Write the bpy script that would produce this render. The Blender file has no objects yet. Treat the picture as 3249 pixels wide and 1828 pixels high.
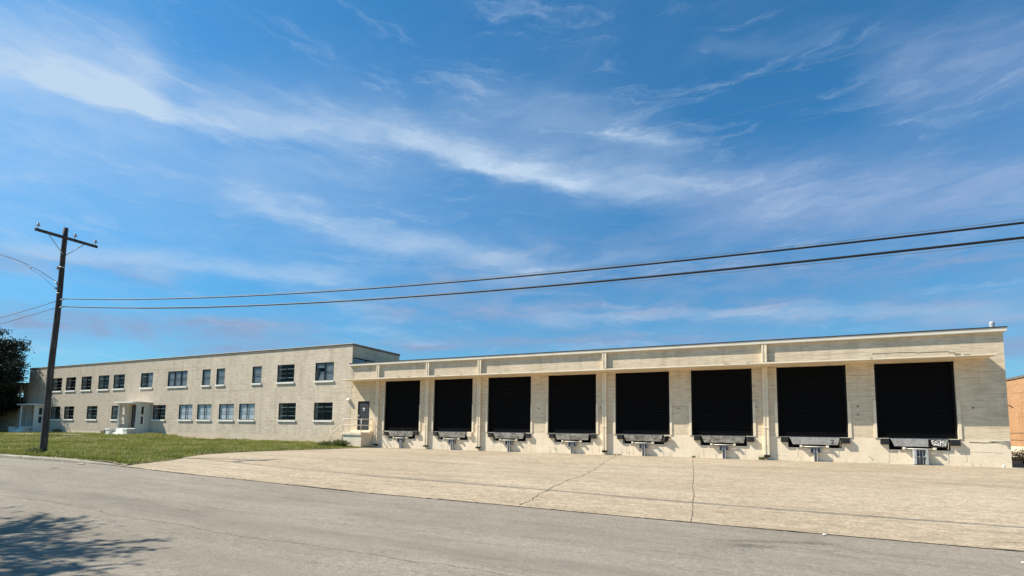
import bpy, math, random
import numpy as np
from mathutils import Vector, Matrix
random.seed(7); RNG = np.random.default_rng(11)
SC = bpy.context.scene
COL = SC.collection

# ------------------------------------------------------------------ camera
cam_d = bpy.data.cameras.new('camera'); cam = bpy.data.objects.new('camera', cam_d); COL.objects.link(cam)
right = Vector((0.9108388, 0.4125724, 0.0125215)); up = Vector((0.0230476, -0.0811240, 0.9964375)); fwd = Vector((-0.4121184, 0.9073053, 0.0833997))
m = Matrix((right, up, -fwd)).transposed().to_4x4(); m.translation = Vector((20.8131, -27.7794, 1.2820))
cam.matrix_world = m
cam_d.sensor_fit = 'HORIZONTAL'; cam_d.sensor_width = 36; cam_d.lens = 1586.03 / 3249 * 36
cam_d.shift_y = (1233.13 - 914) / 3249
cam_d.clip_start = 0.1; cam_d.clip_end = 4000
SC.camera = cam
# ------------------------------------------------------------------ sun, sky, exposure
LD = Vector((2.72, 1.06, -3.05)).normalized()          # direction the sunlight travels
SUN = -LD
el = math.asin(SUN.z); az = math.atan2(SUN.x, SUN.y)
sl = bpy.data.lights.new('sun', 'SUN'); sun = bpy.data.objects.new('sun', sl); COL.objects.link(sun)
sl.energy = 4.95; sl.angle = math.radians(0.42); sl.color = (1.0, 0.945, 0.84)
sun.rotation_euler = LD.to_track_quat('-Z', 'Y').to_euler()
SC.view_settings.view_transform = 'Standard'; SC.view_settings.look = 'None'
SC.view_settings.gamma = 1.0; SC.view_settings.use_curve_mapping = False
SC.view_settings.exposure = 0.74

class NT:
    """tiny node helper"""
    def __init__(s, tree): s.t = tree; s.n = tree.nodes; s.l = tree.links
    def sock(s, node, key, val):
        if val is None: return
        i = node.inputs[key]
        if isinstance(val, bpy.types.NodeSocket): s.l.new(val, i)
        else: i.default_value = val
    def math(s, op, a, b=None, c=None, clamp=False):
        n = s.n.new('ShaderNodeMath'); n.operation = op; n.use_clamp = clamp
        s.sock(n, 0, a); s.sock(n, 1, b); s.sock(n, 2, c); return n.outputs[0]
    def vmath(s, op, a, b=None):
        n = s.n.new('ShaderNodeVectorMath'); n.operation = op; s.sock(n, 0, a); s.sock(n, 1, b)
        return n.outputs['Value'] if op in ('DOT_PRODUCT', 'LENGTH') else n.outputs[0]
    def comb(s, x, y, z):
        n = s.n.new('ShaderNodeCombineXYZ'); s.sock(n, 0, x); s.sock(n, 1, y); s.sock(n, 2, z); return n.outputs[0]
    def sep(s, v):
        n = s.n.new('ShaderNodeSeparateXYZ'); s.sock(n, 0, v); return n.outputs
    def noise(s, vec, scale=1, detail=4, rough=.55, dist=0.0):
        n = s.n.new('ShaderNodeTexNoise'); s.sock(n, 'Vector', vec); s.sock(n, 'Scale', scale)
        s.sock(n, 'Detail', detail); s.sock(n, 'Roughness', rough); s.sock(n, 'Distortion', dist); return n.outputs[0]
    def mapr(s, v, a, b, c=0., d=1., smooth=False):
        n = s.n.new('ShaderNodeMapRange'); n.interpolation_type = 'SMOOTHSTEP' if smooth else 'LINEAR'
        for k, x in zip(range(5), (v, a, b, c, d)): s.sock(n, k, x)
        return n.outputs[0]
    def mix(s, f, a, b, mode='MIX'):
        n = s.n.new('ShaderNodeMix'); n.data_type = 'RGBA'; n.blend_type = mode
        s.sock(n, 0, f); s.sock(n, 6, a); s.sock(n, 7, b); return n.outputs[2]
    def ramp(s, v, pts):
        n = s.n.new('ShaderNodeValToRGB'); s.sock(n, 0, v); e = n.color_ramp.elements
        while len(e) < len(pts): e.new(.5)
        for q, (p, c) in zip(e, pts): q.position = p; q.color = (*c, 1) if len(c) == 3 else c
        return n.outputs[0]
    def scale(s, v, xyz): return s.vmath('MULTIPLY', v, xyz)

def C4(c): return (c[0], c[1], c[2], 1.0)

w = bpy.data.worlds.new('World'); SC.world = w; w.use_nodes = True
T = NT(w.node_tree); T.n.clear()
tc = T.n.new('ShaderNodeTexCoord').outputs['Generated']
sky = T.n.new('ShaderNodeTexSky'); sky.sky_type = 'NISHITA'; sky.sun_disc = False
sky.sun_elevation = el; sky.sun_rotation = az; sky.air_density = 1.0; sky.dust_density = 0.35; sky.ozone_density = 2.2
sky.altitude = 0
dx, dy, dz = T.sep(tc)
AZ = T.math('MULTIPLY', T.math('ARCTAN2', dx, dy), 57.2958)
EL = T.math('MULTIPLY', T.math('ARCSINE', dz), 57.2958)
zc = T.math('MAXIMUM', T.math('ADD', dz, 0.12), 0.03)
P = T.comb(T.math('DIVIDE', dx, zc), T.math('DIVIDE', dy, zc), 0.0)       # flat cloud layer seen in perspective
# warp so that hand-placed bands get ragged edges
wn = T.n.new('ShaderNodeTexNoise'); T.sock(wn, 'Vector', T.comb(T.math('MULTIPLY', AZ, .12), T.math('MULTIPLY', EL, .40), 3.7)); wn.inputs['Scale'].default_value = 1.0; wn.inputs['Detail'].default_value = 6; wn.inputs['Roughness'].default_value = .62
wr, wg, wb = T.sep(wn.outputs['Color'])
AZw = T.math('ADD', AZ, T.math('MULTIPLY', T.math('SUBTRACT', wr, .5), 7.0))
ELw = T.math('ADD', EL, T.math('MULTIPLY', T.math('SUBTRACT', wg, .5), 3.4))
def band(pts, width, k, soft=6.0, up_w=1.0):
    """cloud band along points (azimuth, elevation) with half width in degrees"""
    n = T.n.new('ShaderNodeFloatCurve'); cu = n.mapping.curves[0]
    x0, x1 = pts[0][0], pts[-1][0]
    xs = T.math('DIVIDE', T.math('SUBTRACT', AZw, x0), (x1 - x0), clamp=True)
    T.sock(n, 'Value', xs)
    while len(cu.points) < len(pts): cu.points.new(.5, .5)
    for q, (a, e) in zip(cu.points, pts): q.location = ((a - x0) / (x1 - x0), e / 60)
    n.mapping.update()
    d = T.math('SUBTRACT', ELw, T.math('MULTIPLY', n.outputs[0], 60))
    dd = T.math('DIVIDE', T.math('ADD', T.math('MAXIMUM', T.math('MULTIPLY', d, 1.0 / up_w), 0), T.math('MAXIMUM', T.math('MULTIPLY', d, -1.0), 0)), width)
    f = T.math('POWER', 2.718, T.math('MULTIPLY', T.math('MULTIPLY', dd, dd), -1))
    e1 = T.mapr(AZw, x0 - soft, x0 + soft * .3, smooth=True); e2 = T.mapr(AZw, x1 + soft, x1 - soft * .3, smooth=True)
    return T.math('MULTIPLY', T.math('MULTIPLY', f, T.math('MULTIPLY', e1, e2)), k)
def sumf(l):
    s = l[0]
    for x in l[1:]: s = T.math('ADD', s, x)
    return s
white = sumf([
    band([(-86, 25.6), (-72, 27.3), (-67, 28.2), (-62.5, 28.6)], 2.3, .66, 4, 1.5),
    band([(-66, 27.2), (-61.7, 27.7), (-50.9, 29.2), (-40.1, 30.4), (-33.6, 29.7), (-24.2, 28.0), (-17.1, 26.6), (-5.9, 25.5)], .95, .52, 7, 3.0),
    band([(-85, 21), (-52, 26.5), (-16, 28)], 8.0, .13, 14),
    band([(-80, 16), (-52, 19), (-26, 18)], 4.0, .14, 12),
    band([(-36, 30.5), (-24.2, 28.2), (-17, 26.8)], .7, .30, 5, 1.5),
    band([(-30, 34.6), (-20, 33.4), (-9, 30.6)], 2.0, .20, 6),
    band([(-12, 31.6), (-5, 29.3)], .8, .24, 4),
    band([(-54.3, 22.6), (-44.4, 21.0), (-35.6, 20.2), (-24, 19.2)], .85, .36, 4, 1.6),
    band([(-68.6, 14.2), (-60.4, 15.0), (-53.8, 15.4), (-43.7, 15.9)], .8, .44, 5, 1.5),
    band([(-75, 21.5), (-58, 24.5), (-40, 27)], 3.2, .20, 10),
    band([(-27, 17.2), (-12, 19.6)], .7, .20, 5),
    band([(-20, 12.6), (0, 12.4), (21, 10.1)], .6, .26, 8),
    band([(-1.4, 37.2), (4, 35.6), (9.8, 35.6)], .8, .10, 4),
])
lav = sumf([
    band([(-1.8, 22.8), (9.2, 21.7), (24, 19.2)], 3.8, .66, 10),
    band([(14.5, 30.6), (24, 28.4)], 3.6, .42, 5),
    band([(-12, 26), (6, 25.6)], 1.6, .22, 8),
])
low = sumf([
    band([(-78, 7.6), (-66, 8.6), (-57, 9.6), (-47.0, 10.5)], 1.25, .80, 4),
    band([(-58, 7.2), (-50, 8.2), (-42, 8.9), (-36, 9.2)], .7, .60, 5),
    band([(-38, 12.9), (-28, 13.6), (-14.8, 13.4), (0, 13.0), (12, 11.6), (24, 9.6)], 1.5, .62, 6),
    band([(-35, 9.6), (-20, 10.2), (-6.1, 10.0), (10, 8.3), (24, 7)], .9, .60, 6),
    band([(-76, 12.6), (-66, 13.6), (-60, 14.2)], 1.2, .50, 4),
    band([(-32, 16.2), (-12, 17.3), (10, 15.6), (24, 14)], 1.5, .50, 9),
    band([(-30, 19.0), (-20, 20.2), (-8, 20.4)], 1.1, .35, 6),
])
fb = T.noise(T.scale(P, (0.55, 0.95, 1)), 1.6, 9, .60, .6)
fine = T.noise(T.comb(T.math('MULTIPLY', AZw, .16), T.math('MULTIPLY', ELw, .62), 0), 1.0, 9, .64, .3)
tex = T.mapr(fine, .30, .68, .70, 1.15)
wisp = T.noise(T.comb(T.math('ADD', T.math('MULTIPLY', AZw, .07), T.math('MULTIPLY', ELw, .10)), T.math('MULTIPLY', ELw, .42), 11), 1.0, 10, .66, .8)
veil = T.math('ADD', T.math('MULTIPLY', T.mapr(fb, .46, .80, 0, .22, True), T.mapr(fine, .35, .7, .5, 1.2)), T.math('MULTIPLY', T.mapr(wisp, .50, .74, 0, .34, True), T.mapr(fine, .35, .65, .5, 1.2)))
cw = T.math('ADD', T.math('MULTIPLY', white, tex), T.math('MULTIPLY', veil, .9), clamp=True)
hzf = T.mapr(EL, 18, 0, 0, .42, True)
cl = T.math('MULTIPLY', lav, T.mapr(fine, .3, .7, .6, 1.2), clamp=True)
# clear-sky colour: physical sky, tinted to the saturated blue of the photograph
SKY_GAIN = (0.36, 1.07, 1.38, 1)
base = T.mix(1.0, sky.outputs[0], SKY_GAIN, 'MULTIPLY')
hz = T.mapr(EL, 0, 26, .72, 1.0); base = T.mix(1.0, base, T.comb(T.math('MULTIPLY', hz, 1.0), hz, hz), 'MULTIPLY')
base = T.mix(hzf, base, C4((3.2, 4.75, 6.6)))
col = T.mix(T.math('MULTIPLY', cl, .95, clamp=True), base, C4((3.1, 4.15, 6.3)))
low_ = T.math('MULTIPLY', low, T.mapr(fine, .36, .60, .25, 1.35), clamp=True)
col = T.mix(T.math('MULTIPLY', low_, .95, clamp=True), col, C4((2.45, 3.45, 5.4)))
col = T.mix(T.math('MULTIPLY', cw, .95, clamp=True), col, C4((4.9, 6.2, 7.8)))
bg = T.n.new('ShaderNodeBackground'); T.sock(bg, 'Color', col); bg.inputs['Strength'].default_value = 0.067
wo = T.n.new('ShaderNodeOutputWorld'); T.l.new(bg.outputs[0], wo.inputs[0])

# ------------------------------------------------------------------ mesh helpers
class MB:
    def __init__(s): s.v = []; s.f = []; s.sm = []
    def quad(s, *p, smooth=False):
        i = len(s.v); s.v += [tuple(q) for q in p]; s.f.append(tuple(range(i, i + len(p)))); s.sm.append(smooth); return s
    def box(s, x0, x1, y0, y1, z0, z1):
        i = len(s.v)
        s.v += [(x, y, z) for z in (z0, z1) for (x, y) in ((x0, y0), (x1, y0), (x1, y1), (x0, y1))]
        s.f += [tuple(i + k for k in f) for f in ((0, 3, 2, 1), (4, 5, 6, 7), (0, 1, 5, 4), (1, 2, 6, 5), (2, 3, 7, 6), (3, 0, 4, 7))]
        s.sm += [False] * 6; return s
    def prism(s, poly, axis, a, b):
        """poly: 2D points, extruded along axis from a to b"""
        def P(p, t):
            return {'x': (t, p[0], p[1]), 'y': (p[0], t, p[1]), 'z': (p[0], p[1], t)}[axis]
        i = len(s.v); n = len(poly)
        s.v += [P(p, a) for p in poly] + [P(p, b) for p in poly]
        s.f += [tuple(i + k for k in range(n)), tuple(i + n + k for k in reversed(range(n)))]
        s.f += [(i + k, i + n + k, i + n + (k + 1) % n, i + (k + 1) % n) for k in range(n)]
        s.sm += [False] * (n + 2); return s
    def tube(s, path, r, n=8, smooth=True, cap=True):
        path = [Vector(p) for p in path]; rs = r if isinstance(r, (list, tuple)) else [r] * len(path)
        i0 = len(s.v); prev = None
        for k, p in enumerate(path):
            t = (path[min(k + 1, len(path) - 1)] - path[max(k - 1, 0)]).normalized()
            if prev is None: a = Vector((0, 0, 1)) if abs(t.z) < .9 else Vector((1, 0, 0)); u = t.cross(a).normalized()
            else: u = (prev - t * prev.dot(t)).normalized()
            prev = u; v2 = t.cross(u)
            for j in range(n):
                a = 2 * math.pi * j / n; s.v.append(tuple(p + (u * math.cos(a) + v2 * math.sin(a)) * rs[k]))
        for k in range(len(path) - 1):
            for j in range(n):
                a = i0 + k * n + j; b = i0 + k * n + (j + 1) % n
                s.f.append((a, b, b + n, a + n)); s.sm.append(smooth)
        if cap:
            s.f.append(tuple(i0 + j for j in reversed(range(n)))); s.f.append(tuple(i0 + (len(path) - 1) * n + j for j in range(n))); s.sm += [False, False]
        return s
    def lathe(s, prof, c=(0, 0, 0), n=14, smooth=True):
        i0 = len(s.v)
        for (r, z) in prof:
            for j in range(n):
                a = 2 * math.pi * j / n; s.v.append((c[0] + r * math.cos(a), c[1] + r * math.sin(a), c[2] + z))
        for k in range(len(prof) - 1):
            for j in range(n):
                a = i0 + k * n + j; b = i0 + k * n + (j + 1) % n
                s.f.append((a, b, b + n, a + n)); s.sm.append(smooth)
        s.f.append(tuple(i0 + j for j in reversed(range(n)))); s.f.append(tuple(i0 + (len(prof) - 1) * n + j for j in range(n))); s.sm += [False, False]
        return s
    def build(s, name, mat, parent=None, loc=(0, 0, 0), bevel=0, recalc=True):
        me = bpy.data.meshes.new(name); me.from_pydata(s.v, [], s.f); me.polygons.foreach_set('use_smooth', s.sm)
        if recalc:
            import bmesh
            bm = bmesh.new(); bm.from_mesh(me); bmesh.ops.recalc_face_normals(bm, faces=bm.faces); bm.to_mesh(me); bm.free()
        for mm in (mat if isinstance(mat, (list, tuple)) else [mat]): me.materials.append(mm)
        o = bpy.data.objects.new(name, me); COL.objects.link(o); o.location = loc
        if parent: o.parent = parent
        if bevel:
            b = o.modifiers.new('bevel', 'BEVEL'); b.width = bevel; b.segments = 2; b.limit_method = 'ANGLE'
        return o
def tag(o, label=None, cat=None, group=None, kind=None):
    if label: o['label'] = label
    if cat: o['category'] = cat
    if group: o['group'] = group
    if kind: o['kind'] = kind
    return o
def empty(name, loc=(0, 0, 0), parent=None):
    o = bpy.data.objects.new(name, None); COL.objects.link(o); o.location = loc; o.empty_display_size = .2
    if parent: o.parent = parent
    return o
def copy_tree(o, parent=None, dloc=(0, 0, 0)):
    c = o.copy(); COL.objects.link(c); c.parent = parent; c.location = o.location + Vector(dloc)
    for ch in list(o.children): copy_tree(ch, c)
    return c
def np_mesh(name, verts, faces, mat, parent=None, attr=None, smooth=False):
    """verts (n,3), faces (m,k) as numpy arrays"""
    me = bpy.data.meshes.new(name); n, k = faces.shape
    me.vertices.add(len(verts)); me.vertices.foreach_set('co', verts.astype(np.float32).ravel())
    me.loops.add(n * k); me.loops.foreach_set('vertex_index', faces.astype(np.int32).ravel())
    me.polygons.add(n); me.polygons.foreach_set('loop_start', np.arange(0, n * k, k, dtype=np.int32)); me.polygons.foreach_set('loop_total', np.full(n, k, dtype=np.int32))
    me.polygons.foreach_set('use_smooth', np.full(n, smooth))
    me.update(calc_edges=True)
    if attr is not None:
        a = me.attributes.new('shade', 'FLOAT', 'FACE'); a.data.foreach_set('value', attr.astype(np.float32))
    me.materials.append(mat); o = bpy.data.objects.new(name, me); COL.objects.link(o)
    if parent: o.parent = parent
    return o

# ------------------------------------------------------------------ materials
def new_mat(name):
    mt = bpy.data.materials.new(name); mt.use_nodes = True; t = NT(mt.node_tree)
    return mt, t, t.n['Principled BSDF']
def pos(t):      # object-space position
    return t.n.new('ShaderNodeTexCoord').outputs['Object']
def bump(t, b, h, strength=.4, dist=.02):
    n = t.n.new('ShaderNodeBump'); t.sock(n, 'Height', h); n.inputs['Strength'].default_value = strength; n.inputs['Distance'].default_value = dist
    t.l.new(n.outputs[0], b.inputs['Normal'])
def simple(name, c, rough=.7, metal=0, var=.15, scale=3, spec=.5, stretch=(1, 1, 1), bumps=.15, bscale=40):
    mt, t, b = new_mat(name); p = pos(t)
    n = t.noise(t.scale(p, stretch), scale, 6, .65)
    b.inputs['Roughness'].default_value = rough; b.inputs['Metallic'].default_value = metal; b.inputs['Specular IOR Level'].default_value = spec
    lo = [x * (1 - var) for x in c]; hi = [min(1, x * (1 + var)) for x in c]
    t.l.new(t.ramp(n, [(.3, lo), (.7, hi)]), b.inputs['Base Color'])
    if bumps: bump(t, b, t.noise(p, bscale, 4, .6), bumps, .01)
    return mt

def painted_brick(name, c0, c1, weather=None, course=0.0762):
    mt, t, b = new_mat(name); p = pos(t); x, y, z = t.sep(p)
    u = t.math('ADD', x, y); vec = t.comb(u, z, 0.0)
    br = t.n.new('ShaderNodeTexBrick'); t.sock(br, 'Vector', vec); br.inputs['Scale'].default_value = 1.0
    br.inputs['Mortar Size'].default_value = .007; br.inputs['Mortar Smooth'].default_value = .4
    br.inputs['Brick Width'].default_value = .22; br.inputs['Row Height'].default_value = course; br.inputs['Bias'].default_value = 0
    br.inputs['Color1'].default_value = (1, 1, 1, 1); br.inputs['Color2'].default_value = (.80, .80, .80, 1); br.inputs['Mortar'].default_value = (.62, .62, .62, 1)
    streak = t.noise(t.comb(t.math('MULTIPLY', u, 1.6), t.math('MULTIPLY', z, 12.0), 0), 1.0, 6, .68)
    lines = t.noise(t.comb(t.math('MULTIPLY', u, .10), t.math('MULTIPLY', z, 7.0), 7), 1.0, 3, .5)
    blot = t.noise(vec, .55, 6, .6, .6); vert = t.noise(t.comb(t.math('MULTIPLY', u, 2.4), t.math('MULTIPLY', z, .25), 3), 1.0, 5, .6)
    grit = t.noise(vec, 30, 3, .7)
    col = t.ramp(blot, [(.3, c0), (.72, c1)])
    if weather:
        f = t.mapr(t.math('ADD', u, t.math('MULTIPLY', t.math('SUBTRACT', blot, .5), 18)), weather[0], weather[1], 0, 1, True)
        col = t.mix(f, C4(weather[2]), col)
    col = t.mix(1.0, col, t.ramp(streak, [(.28, (.70, .69, .66)), (.48, (.98, .98, .98)), (.72, (1.16, 1.15, 1.12))]), 'MULTIPLY')
    col = t.mix(.8, col, t.ramp(lines, [(.31, (.78, .77, .75)), (.39, (1, 1, 1)), (1, (1, 1, 1))]), 'MULTIPLY')
    col = t.mix(.55, col, t.ramp(vert, [(.30, (.66, .64, .61)), (.45, (.92, .91, .90)), (.62, (1.0, 1.0, 1.0))]), 'MULTIPLY')
    col = t.mix(.5, col, t.ramp(grit, [(.3, (.78, .78, .78)), (.6, (1.06, 1.06, 1.05))]), 'MULTIPLY')
    col = t.mix(.45, col, br.outputs['Color'], 'MULTIPLY')
    t.l.new(col, b.inputs['Base Color']); b.inputs['Roughness'].default_value = .82; b.inputs['Specular IOR Level'].default_value = .25
    h = t.math('ADD', t.math('MULTIPLY', br.outputs['Fac'], -1.0), t.math('MULTIPLY', streak, .9)); h = t.math('ADD', h, t.math('MULTIPLY', grit, .5))
    bump(t, b, h, .55, .008)
    return mt

def painted_concrete(name, c0, c1, dirt=(.42, .33, .24)):
    mt, t, b = new_mat(name); p = pos(t); x, y, z = t.sep(p); u = t.math('ADD', x, y); vec = t.comb(u, z, 0)
    bl = t.noise(vec, 1.1, 7, .65, .5); gr = t.noise(vec, 18, 5, .7); vs = t.noise(t.comb(t.math('MULTIPLY', u, 5), t.math('MULTIPLY', z, .8), 1), 1.0, 6, .6)
    col = t.ramp(bl, [(.3, c0), (.7, c1)])
    low = t.mapr(z, .0, .38, 1, 0, True)
    d = t.math('MULTIPLY', t.mapr(vs, .5, .72, 0, 1, True), t.math('ADD', t.math('MULTIPLY', low, .7), .10))
    col = t.mix(d, col, C4(dirt))
    col = t.mix(.6, col, t.ramp(gr, [(.3, (.78, .77, .75)), (.6, (1.05, 1.05, 1.05))]), 'MULTIPLY')
    ws = t.n.new('ShaderNodeTexVoronoi'); ws.feature = 'DISTANCE_TO_EDGE'; t.sock(ws, 'Vector', t.vmath('ADD', vec, t.scale(t.comb(bl, gr, 0), (.8, .15, 0)))); ws.inputs['Scale'].default_value = .55
    cr = t.math('MULTIPLY', t.mapr(ws.outputs['Distance'], 0, .010, 1, 0), t.mapr(vs, .45, .6))
    col = t.mix(t.math('MULTIPLY', cr, .55), col, C4((.16, .13, .10)))
    t.l.new(col, b.inputs['Base Color']); b.inputs['Roughness'].default_value = .8; b.inputs['Specular IOR Level'].default_value = .25
    bump(t, b, t.math('ADD', bl, t.math('MULTIPLY', gr, .5)), .5, .02)
    return mt

CREAM = (.74, .59, .405); CREAM2 = (.86, .71, .51)
M = {}
M['brick_office'] = painted_brick('painted_brick_office', (.71, .585, .44), (.83, .70, .54), weather=(-44, -2, (.56, .47, .365)))
M['brick_dock'] = painted_brick('painted_brick_dock', CREAM, CREAM2)
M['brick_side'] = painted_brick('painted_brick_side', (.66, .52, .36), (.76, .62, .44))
M['found'] = painted_concrete('painted_foundation', (.82, .67, .475), (.92, .785, .59))
M['found_office'] = painted_concrete('painted_foundation_office', (.60, .47, .33), (.74, .62, .46))
M['trim'] = simple('cream_trim_paint', (.82, .69, .50), .65, var=.12, scale=2.2, stretch=(1, 1, 1))
M['fascia'] = simple('fascia_metal', (.78, .70, .56), .5, var=.10, scale=1.2, stretch=(1, 1, 3))
M['darkmetal'] = simple('roof_flashing', (.06, .055, .05), .5, metal=.3, var=.3)
M['coping'] = simple('weathered_coping', (.17, .145, .105), .7, var=.35, scale=1.6)  # office coping's shadow put into this dark tone; other parts share it
M['white'] = simple('white_paint', (.70, .675, .61), .55, var=.07, scale=2)
M['sill'] = simple('sill_paint', (.80, .76, .66), .6, var=.12, scale=4)
M['black'] = simple('black_frame_paint', (.005, .005, .006), .7, var=.3, spec=.2, bumps=0)
M['muntin'] = simple('grey_sash_paint', (.42, .42, .40), .5, var=.25, scale=6, bumps=0)
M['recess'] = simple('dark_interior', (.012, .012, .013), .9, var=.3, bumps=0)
M['jamb'] = simple('interior_plaster', (.62, .61, .58), .8, var=.2, bumps=0)
M['blind'] = simple('white_blind', (.82, .83, .84), .7, var=.08, scale=2, stretch=(1, 1, 8), bumps=0)
M['shade'] = simple('blue_grey_shade', (.28, .31, .325), .6, var=.12, scale=1.5, bumps=0)  # sky's reflection painted as flat blue-grey
M['rubber'] = simple('black_rubber', (.010, .010, .011), .75, var=.5, scale=9, bumps=.5, bscale=25)
M['pit'] = simple('pit_black', (.004, .004, .004), .9, var=.3, bumps=0)
M['steel'] = simple('grey_galvanised_steel', (.20, .215, .24), .45, metal=.35, var=.55, scale=7, bumps=.2)
M['lightsteel'] = simple('pale_steel', (.45, .45, .44), .5, metal=.2, var=.3, scale=7)
M['paintbar'] = simple('cream_steel_bar', (.74, .66, .52), .6, var=.25, scale=8)
M['galv'] = simple('galvanised_vent', (.55, .56, .56), .35, metal=.7, var=.2)
M['rail'] = simple('cream_rail_paint', (.72, .63, .48), .55, var=.15, scale=5, bumps=0)
M['roof'] = simple('roof_felt', (.14, .14, .135), .9, var=.25)
M['darkfelt'] = simple('weathered_roofing_felt', (.24, .20, .15), .9, var=.4)  # brown of the sheet added to damp light bounced off the canopy
M['ceramic'] = simple('grey_insulator', (.22, .24, .25), .35, var=.3, bumps=0)
M['wire'] = simple('black_cable', (.008, .008, .008), .6, var=.3, bumps=0)
M['thinwire'] = simple('weathered_wire', (.16, .16, .15), .5, metal=.3, var=.2, bumps=0)
M['ventgrey'] = simple('dull_grey_vent', (.34, .35, .36), .7, var=.25)
M['palewire'] = simple('pale_thin_wire', (.42, .42, .38), .5, var=.1, bumps=0)
M['graffiti'] = simple('white_spray_paint', (.85, .82, .74), .6, var=.08, bumps=0)
M['greydoor'] = simple('dark_grey_door_paint', (.026, .028, .031), .55, var=.5, scale=2.4, bumps=.08)
M['crackm'] = simple('crack_shadow', (.05, .042, .032), .9, var=.3, bumps=0)  # dark brown of the cracks and the scrawled mark
M['hair'] = simple('hairline_crack', (.33, .27, .19), .9, var=.3, bumps=0)
M['orange'] = painted_brick('orange_painted_brick', (.50, .275, .13), (.59, .345, .185))

# roll-up door: black painted slats, faint horizontal scuffs
mt, t, b = new_mat('black_roller_slats'); p = pos(t); x, y, z = t.sep(p)
oi = t.n.new('ShaderNodeObjectInfo').outputs['Random']
sc = t.noise(t.comb(t.math('ADD', t.math('MULTIPLY', x, .8), t.math('MULTIPLY', oi, 40)), t.math('MULTIPLY', z, 14), 0), 1.0, 5, .6)
sc2 = t.noise(t.comb(x, z, t.math('MULTIPLY', oi, 30)), 1.1, 4, .6)
f = t.math('MULTIPLY', t.mapr(sc, .58, .80, 0, 1, True), t.mapr(sc2, .45, .65, 0, 1, True))
wide = C4((.0052, .0053, .0060))
t.l.new(t.mix(t.math('MULTIPLY', f, .8), wide, C4((.045, .048, .053))), b.inputs['Base Color'])
t.sock(b, 'Roughness', t.mapr(sc, .3, .7, .6, .8)); b.inputs['Specular IOR Level'].default_value = .08
M['slats'] = mt
# dock plate: scuffed, stained steel
mt, t, b = new_mat('stained_dock_plate'); p = pos(t); oi = t.n.new('ShaderNodeObjectInfo').outputs['Random']
q = t.vmath('ADD', p, t.comb(t.math('MULTIPLY', oi, 37), 0, 0))
n1 = t.noise(t.scale(q, (1.6, 1, 2.4)), 2.2, 7, .68, .5); n2 = t.noise(q, 26, 5, .7)
cc = t.ramp(n1, [(.30, (.05, .042, .034)), (.44, (.16, .14, .11)), (.56, (.33, .30, .25)), (.8, (.46, .43, .37))])
cc = t.mix(.6, cc, t.ramp(n2, [(.3, (.5, .5, .48)), (.6, (1.1, 1.1, 1.1))]), 'MULTIPLY')
t.l.new(cc, b.inputs['Base Color']); b.inputs['Roughness'].default_value = .65; bump(t, b, n2, .3, .01)
M['plate'] = mt
mt, t, b = new_mat('pale_dock_plate'); p = pos(t)
n1 = t.noise(t.scale(p, (1.6, 1, 1.4)), 2.6, 7, .68, .8); n2 = t.noise(p, 26, 5, .7)
cc = t.ramp(n1, [(.28, (.14, .12, .09)), (.42, (.28, .265, .235)), (.60, (.42, .405, .37))]); cc = t.mix(.5, cc, t.ramp(n2, [(.3, (.6, .6, .58)), (.6, (1.1, 1.1, 1.1))]), 'MULTIPLY')
t.l.new(cc, b.inputs['Base Color']); b.inputs['Roughness'].default_value = .65
M['paleplate'] = mt
# window glass: see-through, mirror-like at glancing angles
mt = bpy.data.materials.new('window_glass'); mt.use_nodes = True; t = NT(mt.node_tree); t.n.clear()
tr = t.n.new('ShaderNodeBsdfTransparent'); tr.inputs[0].default_value = (.80, .84, .85, 1)
gl = t.n.new('ShaderNodeBsdfGlossy'); gl.inputs['Roughness'].default_value = .03; gl.inputs[0].default_value = (.9, .93, .95, 1)
fr = t.n.new('ShaderNodeFresnel'); fr.inputs[0].default_value = 1.5
mx = t.n.new('ShaderNodeMixShader'); t.l.new(t.math('MULTIPLY', fr.outputs[0], .34), mx.inputs[0]); t.l.new(tr.outputs[0], mx.inputs[1]); t.l.new(gl.outputs[0], mx.inputs[2])
ou = t.n.new('ShaderNodeOutputMaterial'); t.l.new(mx.outputs[0], ou.inputs[0]); M['glass'] = mt
# utility pole wood
mt, t, b = new_mat('creosoted_pole_wood'); p = pos(t)
g1 = t.noise(t.scale(p, (9, 9, .7)), 1.5, 7, .7); g2 = t.noise(t.scale(p, (30, 30, 1.6)), 1.5, 5, .7)
cc = t.ramp(t.math('ADD', t.math('MULTIPLY', g1, .6), t.math('MULTIPLY', g2, .4)), [(.38, (.010, .009, .008)), (.50, (.045, .038, .031)), (.62, (.15, .125, .10))])
t.l.new(cc, b.inputs['Base Color']); b.inputs['Roughness'].default_value = .85; bump(t, b, g2, .8, .03); M['wood'] = mt

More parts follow.
